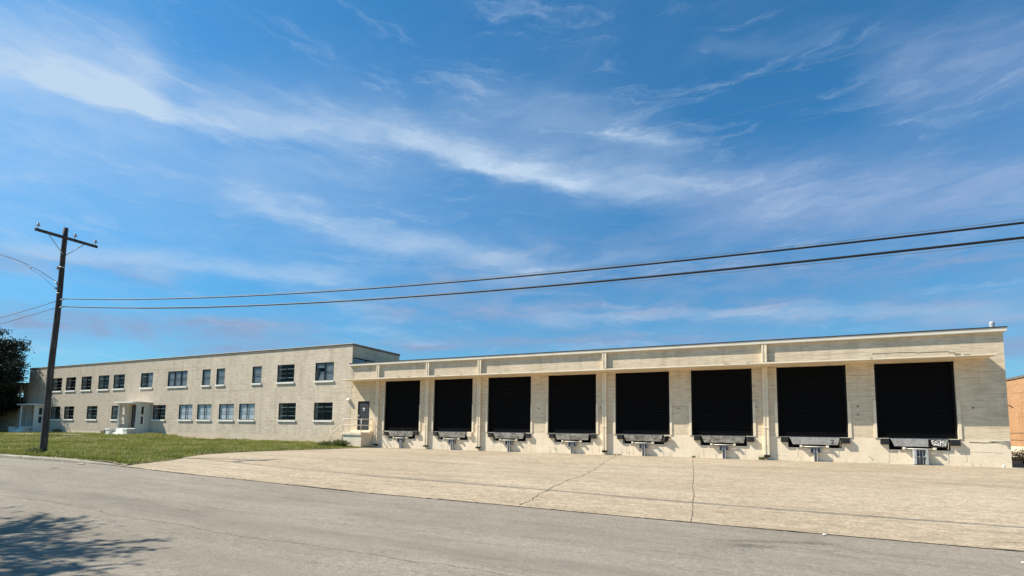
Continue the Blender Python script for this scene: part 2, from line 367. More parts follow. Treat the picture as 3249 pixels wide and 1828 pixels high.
# --- grounds
def ground_mat(name, lo, hi, sp_dark, sp_light, big=.12, patch=None, tracks=True, coarse=1.0):
    mt, t, b = new_mat(name); p = pos(t); x, y, z = t.sep(p)
    a = t.noise(t.comb(t.math('MULTIPLY', x, .55), y, 0), big * 2.2, 8, .62, .8)     # broad wear, drawn out along the street
    s = t.noise(t.comb(t.math('MULTIPLY', x, .28), t.math('MULTIPLY', y, 2.2), 4), 1.3, 7, .66)
    g = t.noise(p, 55, 3, .75); g2 = t.noise(p, 14, 5, .72)
    vo = t.n.new('ShaderNodeTexVoronoi'); t.sock(vo, 'Vector', p); vo.inputs['Scale'].default_value = 24
    col = t.ramp(a, [(.32, lo), (.66, hi)])
    col = t.mix(.55, col, t.ramp(s, [(.32, (.66, .65, .63)), (.52, (1, 1, 1)), (.7, (1.10, 1.09, 1.07))]), 'MULTIPLY')
    col = t.mix(.45 + .3 * coarse, col, t.ramp(g2, [(.30, (.55, .54, .52)), (.48, (.96, .96, .96)), (.70, (1.30, 1.28, 1.24))]), 'MULTIPLY')
    col = t.mix(t.math('MULTIPLY', t.mapr(g, .54, .66), .55), col, C4(sp_light))
    col = t.mix(t.math('MULTIPLY', t.mapr(g, .44, .33), .60), col, C4(sp_dark))
    cell = t.sep(vo.outputs['Color'])[0]
    col = t.mix(.5 * coarse, col, t.ramp(cell, [(.0, (.62, .60, .57)), (.35, (.92, .92, .92)), (.75, (1.08, 1.07, 1.05)), (1, (1.42, 1.40, 1.34))]), 'MULTIPLY')
    g3 = t.noise(t.scale(p, (.7, 1, 1)), 4.5, 6, .75)
    col = t.mix(.75 * coarse, col, t.ramp(g3, [(.32, (.68, .67, .65)), (.5, (1, 1, 1)), (.68, (1.22, 1.21, 1.18))]), 'MULTIPLY')
    if tracks:
        k = t.noise(t.comb(t.math('MULTIPLY', t.math('ADD', x, t.math('MULTIPLY', y, .5)), .22), t.math('MULTIPLY', t.math('SUBTRACT', y, t.math('MULTIPLY', x, .12)), 3.4), 9), 1.0, 6, .7, .3)
        m2 = t.noise(p, .35, 3, .5)
        f = t.math('MULTIPLY', t.mapr(k, .60, .72, 0, 1, True), t.mapr(m2, .42, .58, 0, 1, True))
        col = t.mix(t.math('MULTIPLY', f, .40), col, C4([c * .45 for c in lo]))
    if patch: col = patch(t, p, x, y, col, g2)
    t.l.new(col, b.inputs['Base Color']); b.inputs['Roughness'].default_value = .93; b.inputs['Specular IOR Level'].default_value = .15
    h = t.math('ADD', t.math('MULTIPLY', g, .6), t.math('MULTIPLY', g2, .6)); bump(t, b, h, .55, .012)
    return mt
def street_patch(t, p, x, y, col, g2):
    # two long darker wheel paths and thin sealed cracks running down the street
    wob = t.noise(t.comb(t.math('MULTIPLY', x, .25), 0, 0), 1.0, 5, .6)
    yy = t.math('ADD', y, t.math('MULTIPLY', t.math('SUBTRACT', wob, .5), 1.0))
    for yc, wd, k in ((-22.1, .6, .36), (-23.75, .45, .30), (-20.4, .5, .14)):
        d = t.math('ABSOLUTE', t.math('SUBTRACT', yy, yc)); f = t.math('MULTIPLY', t.mapr(d, 0, wd, 1, 0, True), t.mapr(g2, .4, .6, .3, 1)); col = t.mix(t.math('MULTIPLY', f, k), col, C4((.10, .088, .07)))
    for yc, wd, k in ((-22.75, .026, .95), (-24.6, .02, .8)):
        d = t.math('ABSOLUTE', t.math('SUBTRACT', yy, yc)); f = t.math('MULTIPLY', t.mapr(d, 0, wd, 1, 0), t.mapr(g2, .45, .55, .1, 1)); col = t.mix(t.math('MULTIPLY', f, k), col, C4((.05, .043, .035)))
    vo = t.n.new('ShaderNodeTexVoronoi'); vo.feature = 'DISTANCE_TO_EDGE'; t.sock(vo, 'Vector', t.vmath('ADD', t.scale(p, (.35, .9, 1)), t.scale(t.comb(g2, wob, 0), (.5, .5, 0)))); vo.inputs['Scale'].default_value = .75
    m = t.noise(p, .3, 3, .5)
    f = t.math('MULTIPLY', t.mapr(vo.outputs['Distance'], 0, .012, 1, 0), t.mapr(m, .5, .62)); col = t.mix(t.math('MULTIPLY', f, .6), col, C4((.06, .052, .042)))
    return col
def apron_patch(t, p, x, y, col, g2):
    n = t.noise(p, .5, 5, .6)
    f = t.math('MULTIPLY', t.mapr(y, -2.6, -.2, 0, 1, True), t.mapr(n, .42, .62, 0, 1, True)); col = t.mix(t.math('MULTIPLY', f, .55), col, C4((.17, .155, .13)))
    n3 = t.noise(t.scale(p, (.10, .8, 1)), 1.5, 7, .65, .4); col = t.mix(t.math('MULTIPLY', t.mapr(n3, .52, .70, 0, 1, True), .42), col, C4((.21, .175, .13)))
    n4 = t.noise(p, 1.7, 6, .7); col = t.mix(t.math('MULTIPLY', t.mapr(n4, .60, .72, 0, 1, True), .35), col, C4((.58, .51, .40)))
    return col
M['street'] = ground_mat('worn_asphalt_street', (.215, .184, .143), (.270, .234, .186), (.10, .085, .068), (.42, .385, .33), patch=street_patch, coarse=.35)
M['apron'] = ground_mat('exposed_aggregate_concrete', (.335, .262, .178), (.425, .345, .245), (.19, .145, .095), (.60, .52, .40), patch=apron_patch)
M['kerb'] = ground_mat('old_kerb_concrete', (.25, .225, .18), (.36, .325, .265), (.07, .06, .045), (.5, .46, .38), tracks=False)
M['dirt'] = ground_mat('dry_dirt', (.16, .135, .085), (.23, .19, .13), (.07, .06, .035), (.32, .27, .2), tracks=False)
mt, t, b = new_mat('lawn_soil_and_thatch'); p = pos(t)
n1 = t.noise(p, .5, 7, .65); n2 = t.noise(p, 9, 5, .7)
cc = t.ramp(n1, [(.35, (.13, .12, .04)), (.62, (.25, .20, .10))]); cc = t.mix(.8, cc, t.ramp(n2, [(.3, (.45, .45, .45)), (.65, (1.2, 1.2, 1.2))]), 'MULTIPLY')
t.l.new(cc, b.inputs['Base Color']); b.inputs['Roughness'].default_value = .95; M['soil'] = mt
def leaf_mat(name, cols, trans=.3, scale=.5):
    mt, t, b = new_mat(name); at = t.n.new('ShaderNodeAttribute'); at.attribute_name = 'shade'
    n = t.noise(pos(t), scale, 5, .6)
    v = t.math('ADD', t.math('MULTIPLY', at.outputs['Fac'], .6), t.math('MULTIPLY', n, .45))
    c = t.ramp(v, cols); t.l.new(c, b.inputs['Base Color']); b.inputs['Roughness'].default_value = .6; b.inputs['Specular IOR Level'].default_value = .2
    tl = t.n.new('ShaderNodeBsdfTranslucent'); t.l.new(c, tl.inputs[0]); mx = t.n.new('ShaderNodeMixShader'); mx.inputs[0].default_value = trans
    out = t.n['Material Output']; t.l.new(b.outputs[0], mx.inputs[1]); t.l.new(tl.outputs[0], mx.inputs[2]); t.l.new(mx.outputs[0], out.inputs[0])
    return mt
M['grass'] = leaf_mat('grass_blades', [(.10, (.10, .075, .018)), (.28, (.15, .16, .028)), (.52, (.235, .275, .045)), (.75, (.37, .33, .11)), (.95, (.55, .44, .25))], .25, .35)
M['weed'] = leaf_mat('weed_leaves', [(.2, (.05, .06, .018)), (.5, (.12, .16, .04)), (.8, (.20, .20, .08))], .25)
M['oak'] = leaf_mat('dark_oak_leaves', [(.2, (.008, .011, .006)), (.55, (.020, .026, .013)), (.85, (.055, .062, .035))], .12)
M['shadeleaf'] = leaf_mat('street_tree_leaves', [(.2, (.03, .05, .012)), (.8, (.08, .11, .03))], .1)
M['bark'] = simple('bark', (.11, .095, .075), .9, var=.5, scale=5, stretch=(3, 3, .6), bumps=.8, bscale=12)
M['deadweed'] = leaf_mat('dry_weeds', [(.2, (.10, .085, .035)), (.6, (.20, .16, .07)), (.9, (.30, .25, .13))], .2)
M['rubble'] = simple('broken_concrete', (.34, .30, .23), .9, var=.4, scale=3)
M['greyblue'] = simple('puddle_blue_grey_rubber', (.06, .07, .085), .4, var=.4)

# ------------------------------------------------------------------ ground heights
def sst(a, b, x):
    t = np.clip((x - a) / (b - a), 0, 1); return t * t * (3 - 2 * t)
def lerp(a, b, t): return a + (b - a) * t
def edge_z(x): return np.interp(x, [-200, 2.5, 5.7, 8.9, 12.4, 16.4, 20, 24.5, 60], [.03, .01, -.08, -.14, -.22, -.245, -.285, -.31, -.33])
def apron_z(x, y): return lerp(edge_z(x), 0.0, np.clip((y + 18.3) / 18.3, 0, 1)) + 0.012 * np.sin(x * .45 + y * .3) * np.clip(-y / 4, 0, 1) * np.clip((y + 18.3) / 3, 0, 1)
def street_z(x, y): return edge_z(x) + 0.05 * np.clip((-18.3 - y) / 4, 0, 1) * 0 - .012
def lawn_z(x, y):
    back = np.interp(x, [-200, -48, -40, -26, -23.5, -20.5, -16, -8, -4.5, -2.2, 3], [.45, .45, .46, .50, .40, .20, .22, .22, .10, .03, .0])
    t = np.clip((y + 18.2) / 18.2, 0, 1)
    z = lerp(0.105 + 0 * x, back, t ** .8) + .03 * np.sin(x * .8 + 1) * np.sin(y * .7) * np.clip((y + 18) / 4, 0, 1)
    z = z + .10 * np.exp(-((x + 26.2) ** 2 / 3 + (y + .3) ** 2 / 1.5))
    # falls to the concrete at its right hand edge
    ex = lawn_edge(y); return lerp(apron_z(ex, y) + .015, z, sst(0, 1.2, ex - x))
def lawn_edge(y): return np.interp(y, [-18.15, -17.6, -16.5, -15.4, -14.4, -12.7, -10.3, -7.5, -4.2, -1.2, 0], [2.9, 2.5, 1.9, 1.1, .0, -1.35, -2.1, -2.35, -2.15, -2.3, -2.3])
def sheet(name, xs, ys, fz, mat, kind='structure', fx=None):
    X, Y = np.meshgrid(xs, ys)
    if fx is not None: X, Y = fx(X, Y)
    V = np.stack([X, Y, fz(X, Y)], -1).reshape(-1, 3); nx = len(xs); ny = len(ys)
    i = np.arange(nx * ny).reshape(ny, nx)
    F = np.stack([i[:-1, :-1], i[:-1, 1:], i[1:, 1:], i[1:, :-1]], -1).reshape(-1, 4)
    return tag(np_mesh(name, V, F, mat, smooth=True), kind=kind)
def gz(x, y):
    near = sst(60, 25, np.abs(y + 9) + 0 * x)
    return np.where(np.abs(y) > 80, -.9, -.55) + 0 * x
sheet('ground', [-1500, -400, -120, -60, 33, 60, 120, 400, 1500], [-1500, -300, -60, -31, 0, 12, 60, 300, 2500], lambda x, y: np.where(y < -30.5, -.35, -.5) + 0 * x, M['dirt'])
sheet('street', np.concatenate([[-300, -150, -100], np.arange(-70, 60, 1.), [90, 300]]), np.concatenate([np.linspace(-30.5, -18.3, 22)]), street_z, M['street'])
def ap_warp(X, Y):
    # left edge follows the lawn
    L = lawn_edge(Y) - .25; t = (X + 3) / (34.0 + 3); return L + (34.0 - L) * t, Y
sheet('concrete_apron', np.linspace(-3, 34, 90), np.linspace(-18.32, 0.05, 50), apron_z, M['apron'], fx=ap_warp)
def lw_warp(X, Y):
    L = lawn_edge(Y); t = (X + 120) / 120; return -120 + (L + 120) * t, Y
sheet('lawn', -120 + 120 * (1 - (1 - np.linspace(0, 1, 160)) ** 1.6), np.linspace(-18.15, 0.05, 60), lawn_z, M['soil'], fx=lw_warp)
sheet('path', np.linspace(-38, -27.5, 12), [-5.6, -5.0], lambda x, y: lawn_z(x, y) + .085, M['kerb'])
sheet('side_yard', np.linspace(34.0, 60, 20), np.linspace(-18.3, 60, 50), lambda x, y: -.10 + .06 * np.sin(x * 1.7) * np.sin(y * 1.3) - .2 * sst(0, -18, y), M['dirt'])
sheet('yard_strip', np.linspace(31.2, 34.0, 6), np.linspace(0.05, 60, 40), lambda x, y: -.06 + .04 * np.sin(x * 1.7) * np.sin(y * 1.3), M['dirt'])
# kerb along the lawn, worn and broken
kb = MB(); xk = -60.0
while xk < 2.6:
    L = random.uniform(1.6, 3.2); x2 = min(xk + L, 2.75); h = .0 + random.uniform(-.012, .012)
    n = 6; gap = .02
    for i in range(n):
        a = xk + gap + (x2 - xk - gap) * i / n; b_ = xk + gap + (x2 - xk - gap) * (i + 1) / n
        def top(x): return (.125 if x < -.5 else lerp(.125, .03, min(1, (x + .5) / 3.2))) + h + .008 * math.sin(x * 5)
        def off(x): return (.0 if x < 1.2 else (x - 1.2) ** 2 * .10)
        za, zb = top(a), top(b_); ya, yb = off(a), off(b_)
        P0 = lambda x, z, yy, ys: (x, ys + yy, z)
        secs = []
        for (x, z, yy) in ((a, za, ya), (b_, zb, yb)):
            secs.append([(x, -18.33 + yy, -.1), (x, -18.31 + yy, z - .03), (x, -18.27 + yy, z), (x, -18.14 + yy, z), (x, -18.12 + yy, -.1)])
        for k in range(4): kb.quad(secs[0][k], secs[1][k], secs[1][k + 1], secs[0][k + 1])
        if i == 0: kb.quad(*secs[0])
        if i == n - 1: kb.quad(*secs[1])
    xk = x2
tag(kb.build('kerb', M['kerb']), kind='structure')
# joints and jagged seams lie 4 mm over the concrete
def seam(name, pts, w0, jag, fz, mat, step=.12, lift=.004, gaps=None):
    mb = MB(); L = []; 
    for a, b_ in zip(pts[:-1], pts[1:]):
        d = math.dist(a, b_); n = max(1, int(d / step))
        for i in range(n): L.append((lerp(a[0], b_[0], i / n), lerp(a[1], b_[1], i / n)))
    L.append(pts[-1]); prev = None; drift = 0
    for i, (x, y) in enumerate(L):
        j = min(i + 1, len(L) - 1); k = max(i - 1, 0); tx, ty = L[j][0] - L[k][0], L[j][1] - L[k][1]; m_ = math.hypot(tx, ty) or 1; nx, ny = -ty / m_, tx / m_
        drift = drift * .85 + random.gauss(0, jag); ww = w0 * random.uniform(.25, 1.3)
        a = (x + nx * (drift + ww), y + ny * (drift + ww)); b_ = (x + nx * (drift - ww), y + ny * (drift - ww))
        a = (*a, float(fz(np.array(a[0]), np.array(a[1]))) + lift); b_ = (*b_, float(fz(np.array(b_[0]), np.array(b_[1]))) + lift)
        if gaps: on = (math.sin(i * .11) + math.sin(i * .29 + 1) + random.uniform(-.6, .6)) > gaps
        else: on = True
        if prev and on: mb.quad(prev[0], a, b_, prev[1])
        prev = (a, b_)
    return tag(mb.build(name, mat), kind='structure')
M['seam'] = simple('dirt_filled_joint', (.125, .10, .07), .95, var=.5, scale=6)
seam('pavement_joint', [(16.7, -18.25), (16.35, -15.5), (16.1, -12), (15.7, -8), (15.25, -5.3), (15.07, -3.9), (14.9, -1.2)], .016, .022, apron_z, M['seam'])
seam('pavement_joint', [(20.0, -18.25), (19.7, -14), (19.35, -9.5), (18.95, -4.5), (18.58, -.2)], .012, .005, apron_z, M['seam'])
seam('pavement_edge_crack', [(2.9, -18.3), (6, -18.31), (9.5, -18.3), (13, -18.32)], .022, .015, apron_z, M['seam'], step=.12, lift=.006, gaps=-.2)
seam('pavement_edge_crack', [(13, -18.32), (17.5, -18.31), (21.6, -18.32), (26.5, -18.31)], .012, .014, apron_z, M['seam'], step=.1, lift=.006, gaps=.5)

# ------------------------------------------------------------------ wall builder
def wall_mesh(x0, x1, z0, z1, holes, y=0.0, depth=.14, mb=None):
    """vertical wall facing -y with real openings and reveals; holes (x0,x1,z0,z1)"""
    mb = mb or MB()
    xs = sorted({x0, x1, *[h[0] for h in holes], *[h[1] for h in holes]}); zs = sorted({z0, z1, *[h[2] for h in holes], *[h[3] for h in holes]})
    xs = [x for x in xs if x0 <= x <= x1]; zs = [z for z in zs if z0 <= z <= z1]
    for a, b_ in zip(xs[:-1], xs[1:]):
        for c, d in zip(zs[:-1], zs[1:]):
            cx, cz = (a + b_) / 2, (c + d) / 2
            if any(h[0] < cx < h[1] and h[2] < cz < h[3] for h in holes): continue
            mb.quad((a, y, c), (b_, y, c), (b_, y, d), (a, y, d))
    for h in holes:
        a, b_, c, d = h; Y = y + depth
        mb.quad((a, y, c), (a, y, d), (a, Y, d), (a, Y, c)); mb.quad((b_, y, c), (b_, Y, c), (b_, Y, d), (b_, y, d))
        if d < z1 + 1e-6: mb.quad((a, y, d), (b_, y, d), (b_, Y, d), (a, Y, d))
        if c > z0 - 1e-6: mb.quad((a, y, c), (a, Y, c), (b_, Y, c), (b_, y, c))
    return mb

# ------------------------------------------------------------------ office building
X0, X1, ZO, DEP = -49.85, -4.48, 7.42, 5.47
UP = [(-45.0, -43.15), (-42.36, -40.55), (-39.5, -37.69), (-36.5, -34.69), (-33.95, -32.14), (-29.6, -27.79), (-25.6, -22.91), (-20.91, -19.86), (-19.10, -18.05), (-14.76, -13.71), (-11.96, -10.15), (-8.0, -6.19)]
LO = [(-44.82, -43.02), (-42.26, -40.45), (-38.1, -36.29), (-33.9, -32.1), (-27.42, -25.61), (-23.75, -21.95), (-21.29, -19.48), (-18.52, -16.71), (-16.09, -14.28), (-11.62, -9.81), (-7.96, -6.15)]
ZU = (4.78, 6.14); ZL = (1.86, 3.16)
UT = ['dark'] * 5 + ['mixr', 'sky3', 'sky1', 'sky1', 'tree1', 'dark', 'mixt']
LT = ['darkr', 'dark', 'dark', 'dark', 'dark', 'blind', 'blind', 'blind', 'blind', 'dark', 'dark2']
office = tag(empty('office_building', (0, 0, 0)), 'long two storey cream painted brick office wing with two rows of dark windows', 'building')
DOORH = (-3.80, -2.76, 1.17, 3.20)
holes = [(a, b_, *ZU) for a, b_ in UP] + [(a, b_, *ZL) for a, b_ in LO]
mb = wall_mesh(X0, X1, .72, ZO - .17, holes)
mb.quad((X0, 0, .72), (X0, DEP, .72), (X0, DEP, ZO - .17), (X0, 0, ZO - .17))
mb.quad((X0, DEP, .72), (X1, DEP, .72), (X1, DEP, ZO - .17), (X0, DEP, ZO - .17))
mb.build('wall', M['brick_office'], office, recalc=False)
sidew = MB()          # east gable wall above the warehouse roof with a clerestory opening
for (a, b_, c, d) in ((0, .06, 5.7, ZO - .17), (.06, 2.6, 6.42, ZO - .17), (2.6, DEP, 5.7, ZO - .17), (.06, 2.6, 5.7, 5.9)):
    sidew.quad((X1, a, c), (X1, b_, c), (X1, b_, d), (X1, a, d))
sidew.quad((X1, .06, 6.42), (X1 - .12, .06, 6.42), (X1 - .12, 2.6, 6.42), (X1, 2.6, 6.42))
sidew.quad((X1, .06, 5.9), (X1 - .12, .06, 5.9), (X1 - .12, .06, 6.42), (X1, .06, 6.42)); sidew.quad((X1, 2.6, 5.9), (X1 - .12, 2.6, 5.9), (X1 - .12, 2.6, 6.42), (X1, 2.6, 6.42))
sidew.build('side_wall', M['brick_side'], office, recalc=False)
cw_ = MB().box(X1 - .16, X1 - .12, .06, 2.6, 5.9, 6.42).build('clerestory_window', M['shade'], office)
MB().box(X1 - .12, X1 - .09, .06, 2.6, 6.37, 6.42).box(X1 - .12, X1 - .09, 1.5, 1.56, 5.9, 6.37).box(X1 - .12, X1 - .09, .06, .12, 5.9, 6.37).build('frame', M['black'], cw_)
MB().box(X0, X1, -.004, .25, -.4, .72).build('foundation', M['found_office'], office)
# coping: a band coloured dark for its shadow, with a thin pale drip on top
MB().box(X0 - .03, X1 + .03, -.035, DEP + .03, ZO - .17, ZO - .03).build('coping', M['coping'], office)
MB().box(X0 - .06, X1 + .06, -.06, DEP + .06, ZO - .03, ZO).build('coping_cap', M['fascia'], office)
MB().box(X0 + .2, X1 - .2, .2, DEP - .2, 3.9, 4.0).build('floor_slab', M['recess'], office)

def make_window(a, b_, z0, z1, typ, parent):
    w_ = b_ - a; h = z1 - z0; c = (a + b_) / 2; fo = .045; dk = M['black']
    cols = 3 if typ == 'sky3' else (1 if w_ < 1.2 else 2)
    fr = MB(); y0, y1 = .022, .062; hw = w_ / 2
    fr.box(-hw, -hw + fo, y0, y1, 0, h).box(hw - fo, hw, y0, y1, 0, h).box(-hw + fo, hw - fo, y0, y1, h - fo, h).box(-hw + fo, hw - fo, y0, y1, 0, fo)
    cw2 = w_ / cols
    for k in range(1, cols): fr.box(-hw + cw2 * k - .03, -hw + cw2 * k + .03, y0 + .002, y1 - .002, fo, h - fo)
    mid = h * .5
    for k in range(cols):
        l = -hw + cw2 * k + (fo if k == 0 else .03); r = -hw + cw2 * (k + 1) - (fo if k == cols - 1 else .03)
        fr.box(l, r, y0 + .01, y1 - .01, mid - .016, mid + .016)
    win = fr.build('window', dk, parent, (c, 0, z0))
    panes = MB()
    for k in range(cols):
        l = -hw + cw2 * k + (fo if k == 0 else .03); r = -hw + cw2 * (k + 1) - (fo if k == cols - 1 else .03)
        panes.quad((l, .046, fo), (r, .046, fo), (r, .046, h - fo), (l, .046, h - fo))
    panes.build('pane', M['glass'], win, recalc=False)
    # sash bars behind the glass
    mu = MB()
    for k in range(cols):
        l = -hw + cw2 * k + (fo if k == 0 else .03); r = -hw + cw2 * (k + 1) - (fo if k == cols - 1 else .03)
        t_ = typ
        if typ == 'mixr': t_ = 'dark' if k == 0 else 'sky1'
        if typ == 'mixt': t_ = 'treesky' if k == 0 else 'sky1'
        if t_ in ('dark', 'dark2', 'darkr'):
            for q in (.25, .5, .75):
                if t_ == 'dark2' and q == .25: continue
                if t_ == 'darkr' and k == 1: continue
                mu.box(l + .02, r - .02, .066, .082, h * q - .022, h * q + .022)
        if t_ == 'blind' and k == 0: mu.box(-hw + .05, hw - .05, .064, .072, h * .76 - .008, h * .76 + .008)
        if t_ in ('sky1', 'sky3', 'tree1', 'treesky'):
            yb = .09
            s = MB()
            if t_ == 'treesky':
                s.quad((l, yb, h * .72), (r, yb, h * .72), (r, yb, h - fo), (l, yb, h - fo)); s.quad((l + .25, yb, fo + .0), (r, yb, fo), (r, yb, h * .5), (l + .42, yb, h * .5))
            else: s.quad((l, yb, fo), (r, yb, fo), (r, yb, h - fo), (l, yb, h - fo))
            s.build('shade', M['shade'], win, recalc=False)  # flat sheet coloured as the sky mirrored in the pane
    if mu.v: mu.build('sash_bar', M['muntin'] if typ != 'blind' else M['black'], win)
    if typ == 'blind':
        MB().quad((-hw, .105, 0), (hw, .105, 0), (hw, .105, h), (-hw, .105, h)).build('blind', M['blind'], win, recalc=False)
    else:
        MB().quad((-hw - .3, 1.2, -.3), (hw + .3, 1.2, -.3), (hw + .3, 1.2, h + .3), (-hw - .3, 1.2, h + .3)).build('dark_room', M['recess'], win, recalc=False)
        MB().prism([(-hw - .05, 0), (-hw - .05, h + .05), (hw + .05, h + .05), (hw + .05, 0), (hw + .002, 0), (hw + .002, h), (-hw - .0, h), (-hw - .0, 0)], 'y', .141, .40).build('inner_jamb', M['jamb'], win)
    MB().box(-hw - .06, hw + .06, -.075, .05, -.14, 0.0).build('sill', M['sill'], win, bevel=.008)
    return win
for (a, b_), ty in zip(UP, UT): make_window(a, b_, *ZU, ty, office)
for (a, b_), ty in zip(LO, LT): make_window(a, b_, *ZL, ty, office)

# office roof slab
MB().box(X0 + .1, X1 - .1, .1, DEP - .1, ZO - .4, ZO - .34).build('roof', M['roof'], office)

# entrance porches ------------------------------------------------
def arc_wall(cx, s, zlo, zhi, holes):
    """side wall of a porch: leaves the facade and sweeps forward and out; s=+1 right side, -1 left side"""
    pts = []
    for i in range(13):
        t = i / 12; y = -1.18 * t; xo = 1.62 - .32 * (t ** 2.2)
        pts.append((cx + s * xo, y))
    return pts
def make_porch(cx, parent, zg):
    zf, zt = 1.06, 3.30
    pr = empty('porch', (cx, 0, 0), parent)
    # canopy with rounded front corners
    poly = [(-1.95, .0)]; Rr = .85
    for k in range(9):
        a = math.pi + k * math.pi / 16; poly.append((-1.95 + Rr * .55 + Rr * .55 * math.cos(a), -1.30 + Rr * .55 + Rr * .55 * math.sin(a)))
    for k in range(9):
        a = -math.pi / 2 + k * math.pi / 16; poly.append((1.95 - Rr + Rr * math.cos(a), -1.30 + Rr + Rr * math.sin(a)))
    poly.append((1.95, .0))
    MB().prism(poly, 'z', zt, zt + .12).build('canopy', M['white'], pr, bevel=.012)
    th = .16
    for s in (-1, 1):
        mb = MB(); N = 12; pts = []
        for i in range(N + 1):
            t = i / N; pts.append((s * (1.66 - .26 * t ** 2.5), -1.03 * t))
        def P_(i, off):
            j = min(i + 1, N); k = max(i - 1, 0); tx, ty = pts[j][0] - pts[k][0], pts[j][1] - pts[k][1]; m_ = math.hypot(tx, ty); return (pts[i][0] + s * (ty / m_) * off * -0 - s * off * (abs(ty) / m_), pts[i][1] + (tx / m_) * off * s * -1)
        zl = [(zg - .3, 1.45), (1.45, 2.10), (2.10, 2.30), (2.30, 3.0), (3.0, zt)]
        slot = range(5, 8)
        for i in range(N):
            for q, (c, d) in enumerate(zl):
                if i in slot and q in (1, 3): continue
                for off in (0, th):
                    a_, b2 = P_(i, off), P_(i + 1, off); mb.quad((*a_, c), (*b2, c), (*b2, d), (*a_, d), smooth=True)
        for q in (1, 3):
            c, d = zl[q]
            for i in (5, 8):
                a_, b2 = P_(i, 0), P_(i, th); mb.quad((*a_, c), (*b2, c), (*b2, d), (*a_, d))
            for z in (c, d):
                mb.quad((*P_(5, 0), z), (*P_(8, 0), z), (*P_(8, th), z), (*P_(5, th), z))
        a_, b2 = P_(N, 0), P_(N, th); mb.quad((*a_, zg - .3), (*b2, zg - .3), (*b2, zt), (*a_, zt))
        mb.build('side_wall', M['white'], pr)
    MB().prism([(-1.62, -.003), (-1.40, -1.02), (1.40, -1.02), (1.62, -.003)], 'z', zg - .3, zf).build('floor', M['white'], pr)
    # front flanking walls, piers with caps and steps between
    for s in (-1, 1):
        MB().box(s * 1.20 if s > 0 else -1.42, s * 1.42 if s > 0 else -1.20, -1.42, -1.025, zg - .3, 1.0).build('stair_wall', M['white'], pr)
        xa, xb = sorted((s * 1.02, s * 1.62)); MB().box(xa, xb, -1.76, -1.422, zg - .3, .86).build('pier', M['white'], pr, bevel=.01)
        MB().box(xa - .03, xb + .03, -1.79, -1.40, .862, 1.02).build('pier_cap', M['white'], pr, bevel=.01)
    st = MB(); n = 4
    for k in range(n):
        z = zf - (k + 1) * (zf - zg) / (n + .0) ; st.box(-1.0, 1.0, -1.022 - .2 * (k + 1), -1.022 - .2 * k, zg - .3, z + .10)
    st.build('steps', M['sill'], pr)
    d = MB().box(-.92, .55, -.05, -.006, zf, 3.08).build('door', M['greydoor'], pr)
    d2 = MB().box(-1.0, -.92, -.06, -.004, zf, 3.16).box(.55, .65, -.06, -.004, zf, 3.16).box(-.92, .55, -.06, -.004, 3.08, 3.16).build('door_frame', M['black'], pr)
    return pr
make_porch(-29.5, office, .42)
make_porch(-47.1, office, .42)

# grey side door by the loading platform, in the warehouse's left end
# ------------------------------------------------------------------ warehouse
ware = tag(empty('dock_warehouse', (12, 0, 0)), 'low cream brick warehouse with eight black roll-up dock doors under one long canopy', 'building')
ox = -12.0                                # children are placed relative to the empty
def W(mb, name, mat, x=0.0, **k):
    return mb.build(name, mat, ware, loc=(x + ox, 0, 0), **k)
XL, XR, ZB, ZT = -4.46, 31.146, 1.15, 4.56
hol = [(4 * i - 1.45, 4 * i + 1.45, ZB, ZT) for i in range(8)]
mb = wall_mesh(XL, XR, ZB, 5.74, hol + [DOORH], depth=.16)
mb.quad((XR, 0, ZB), (XR, 30, ZB), (XR, 30, 5.74), (XR, 0, 5.74)); mb.quad((XL, 30, ZB), (XR, 30, ZB), (XR, 30, 5.74), (XL, 30, 5.74)); mb.quad((XL, DEP + .05, ZB), (XL, 30, ZB), (XL, 30, 5.74), (XL, DEP + .05, 5.74))
W(mb, 'wall', M['brick_dock'], recalc=False)
pits = [(4 * i + .06 - 1.05, 4 * i + .06 + 1.05, .64, ZB) for i in range(8)]
mb = wall_mesh(XL, XR, -.4, ZB, pits, depth=.5)
mb.quad((XR, 0, -.4), (XR, 30, -.4), (XR, 30, ZB), (XR, 0, ZB))
W(mb, 'foundation', M['found'], recalc=False)
W(MB().box(XL - .14, XR + .08, -.16, .0, 5.75, 5.895).box(XL - .14, XR + .08, -.14, -.002, 5.725, 5.75), 'fascia', M['fascia'])
W(MB().box(XL - .14, XR + .1, -.18, .02, 5.897, 5.945), 'flashing', M['darkmetal'])
W(MB().box(XL + .1, XR, .025, 30, 5.80, 5.90), 'roof', M['roof'])
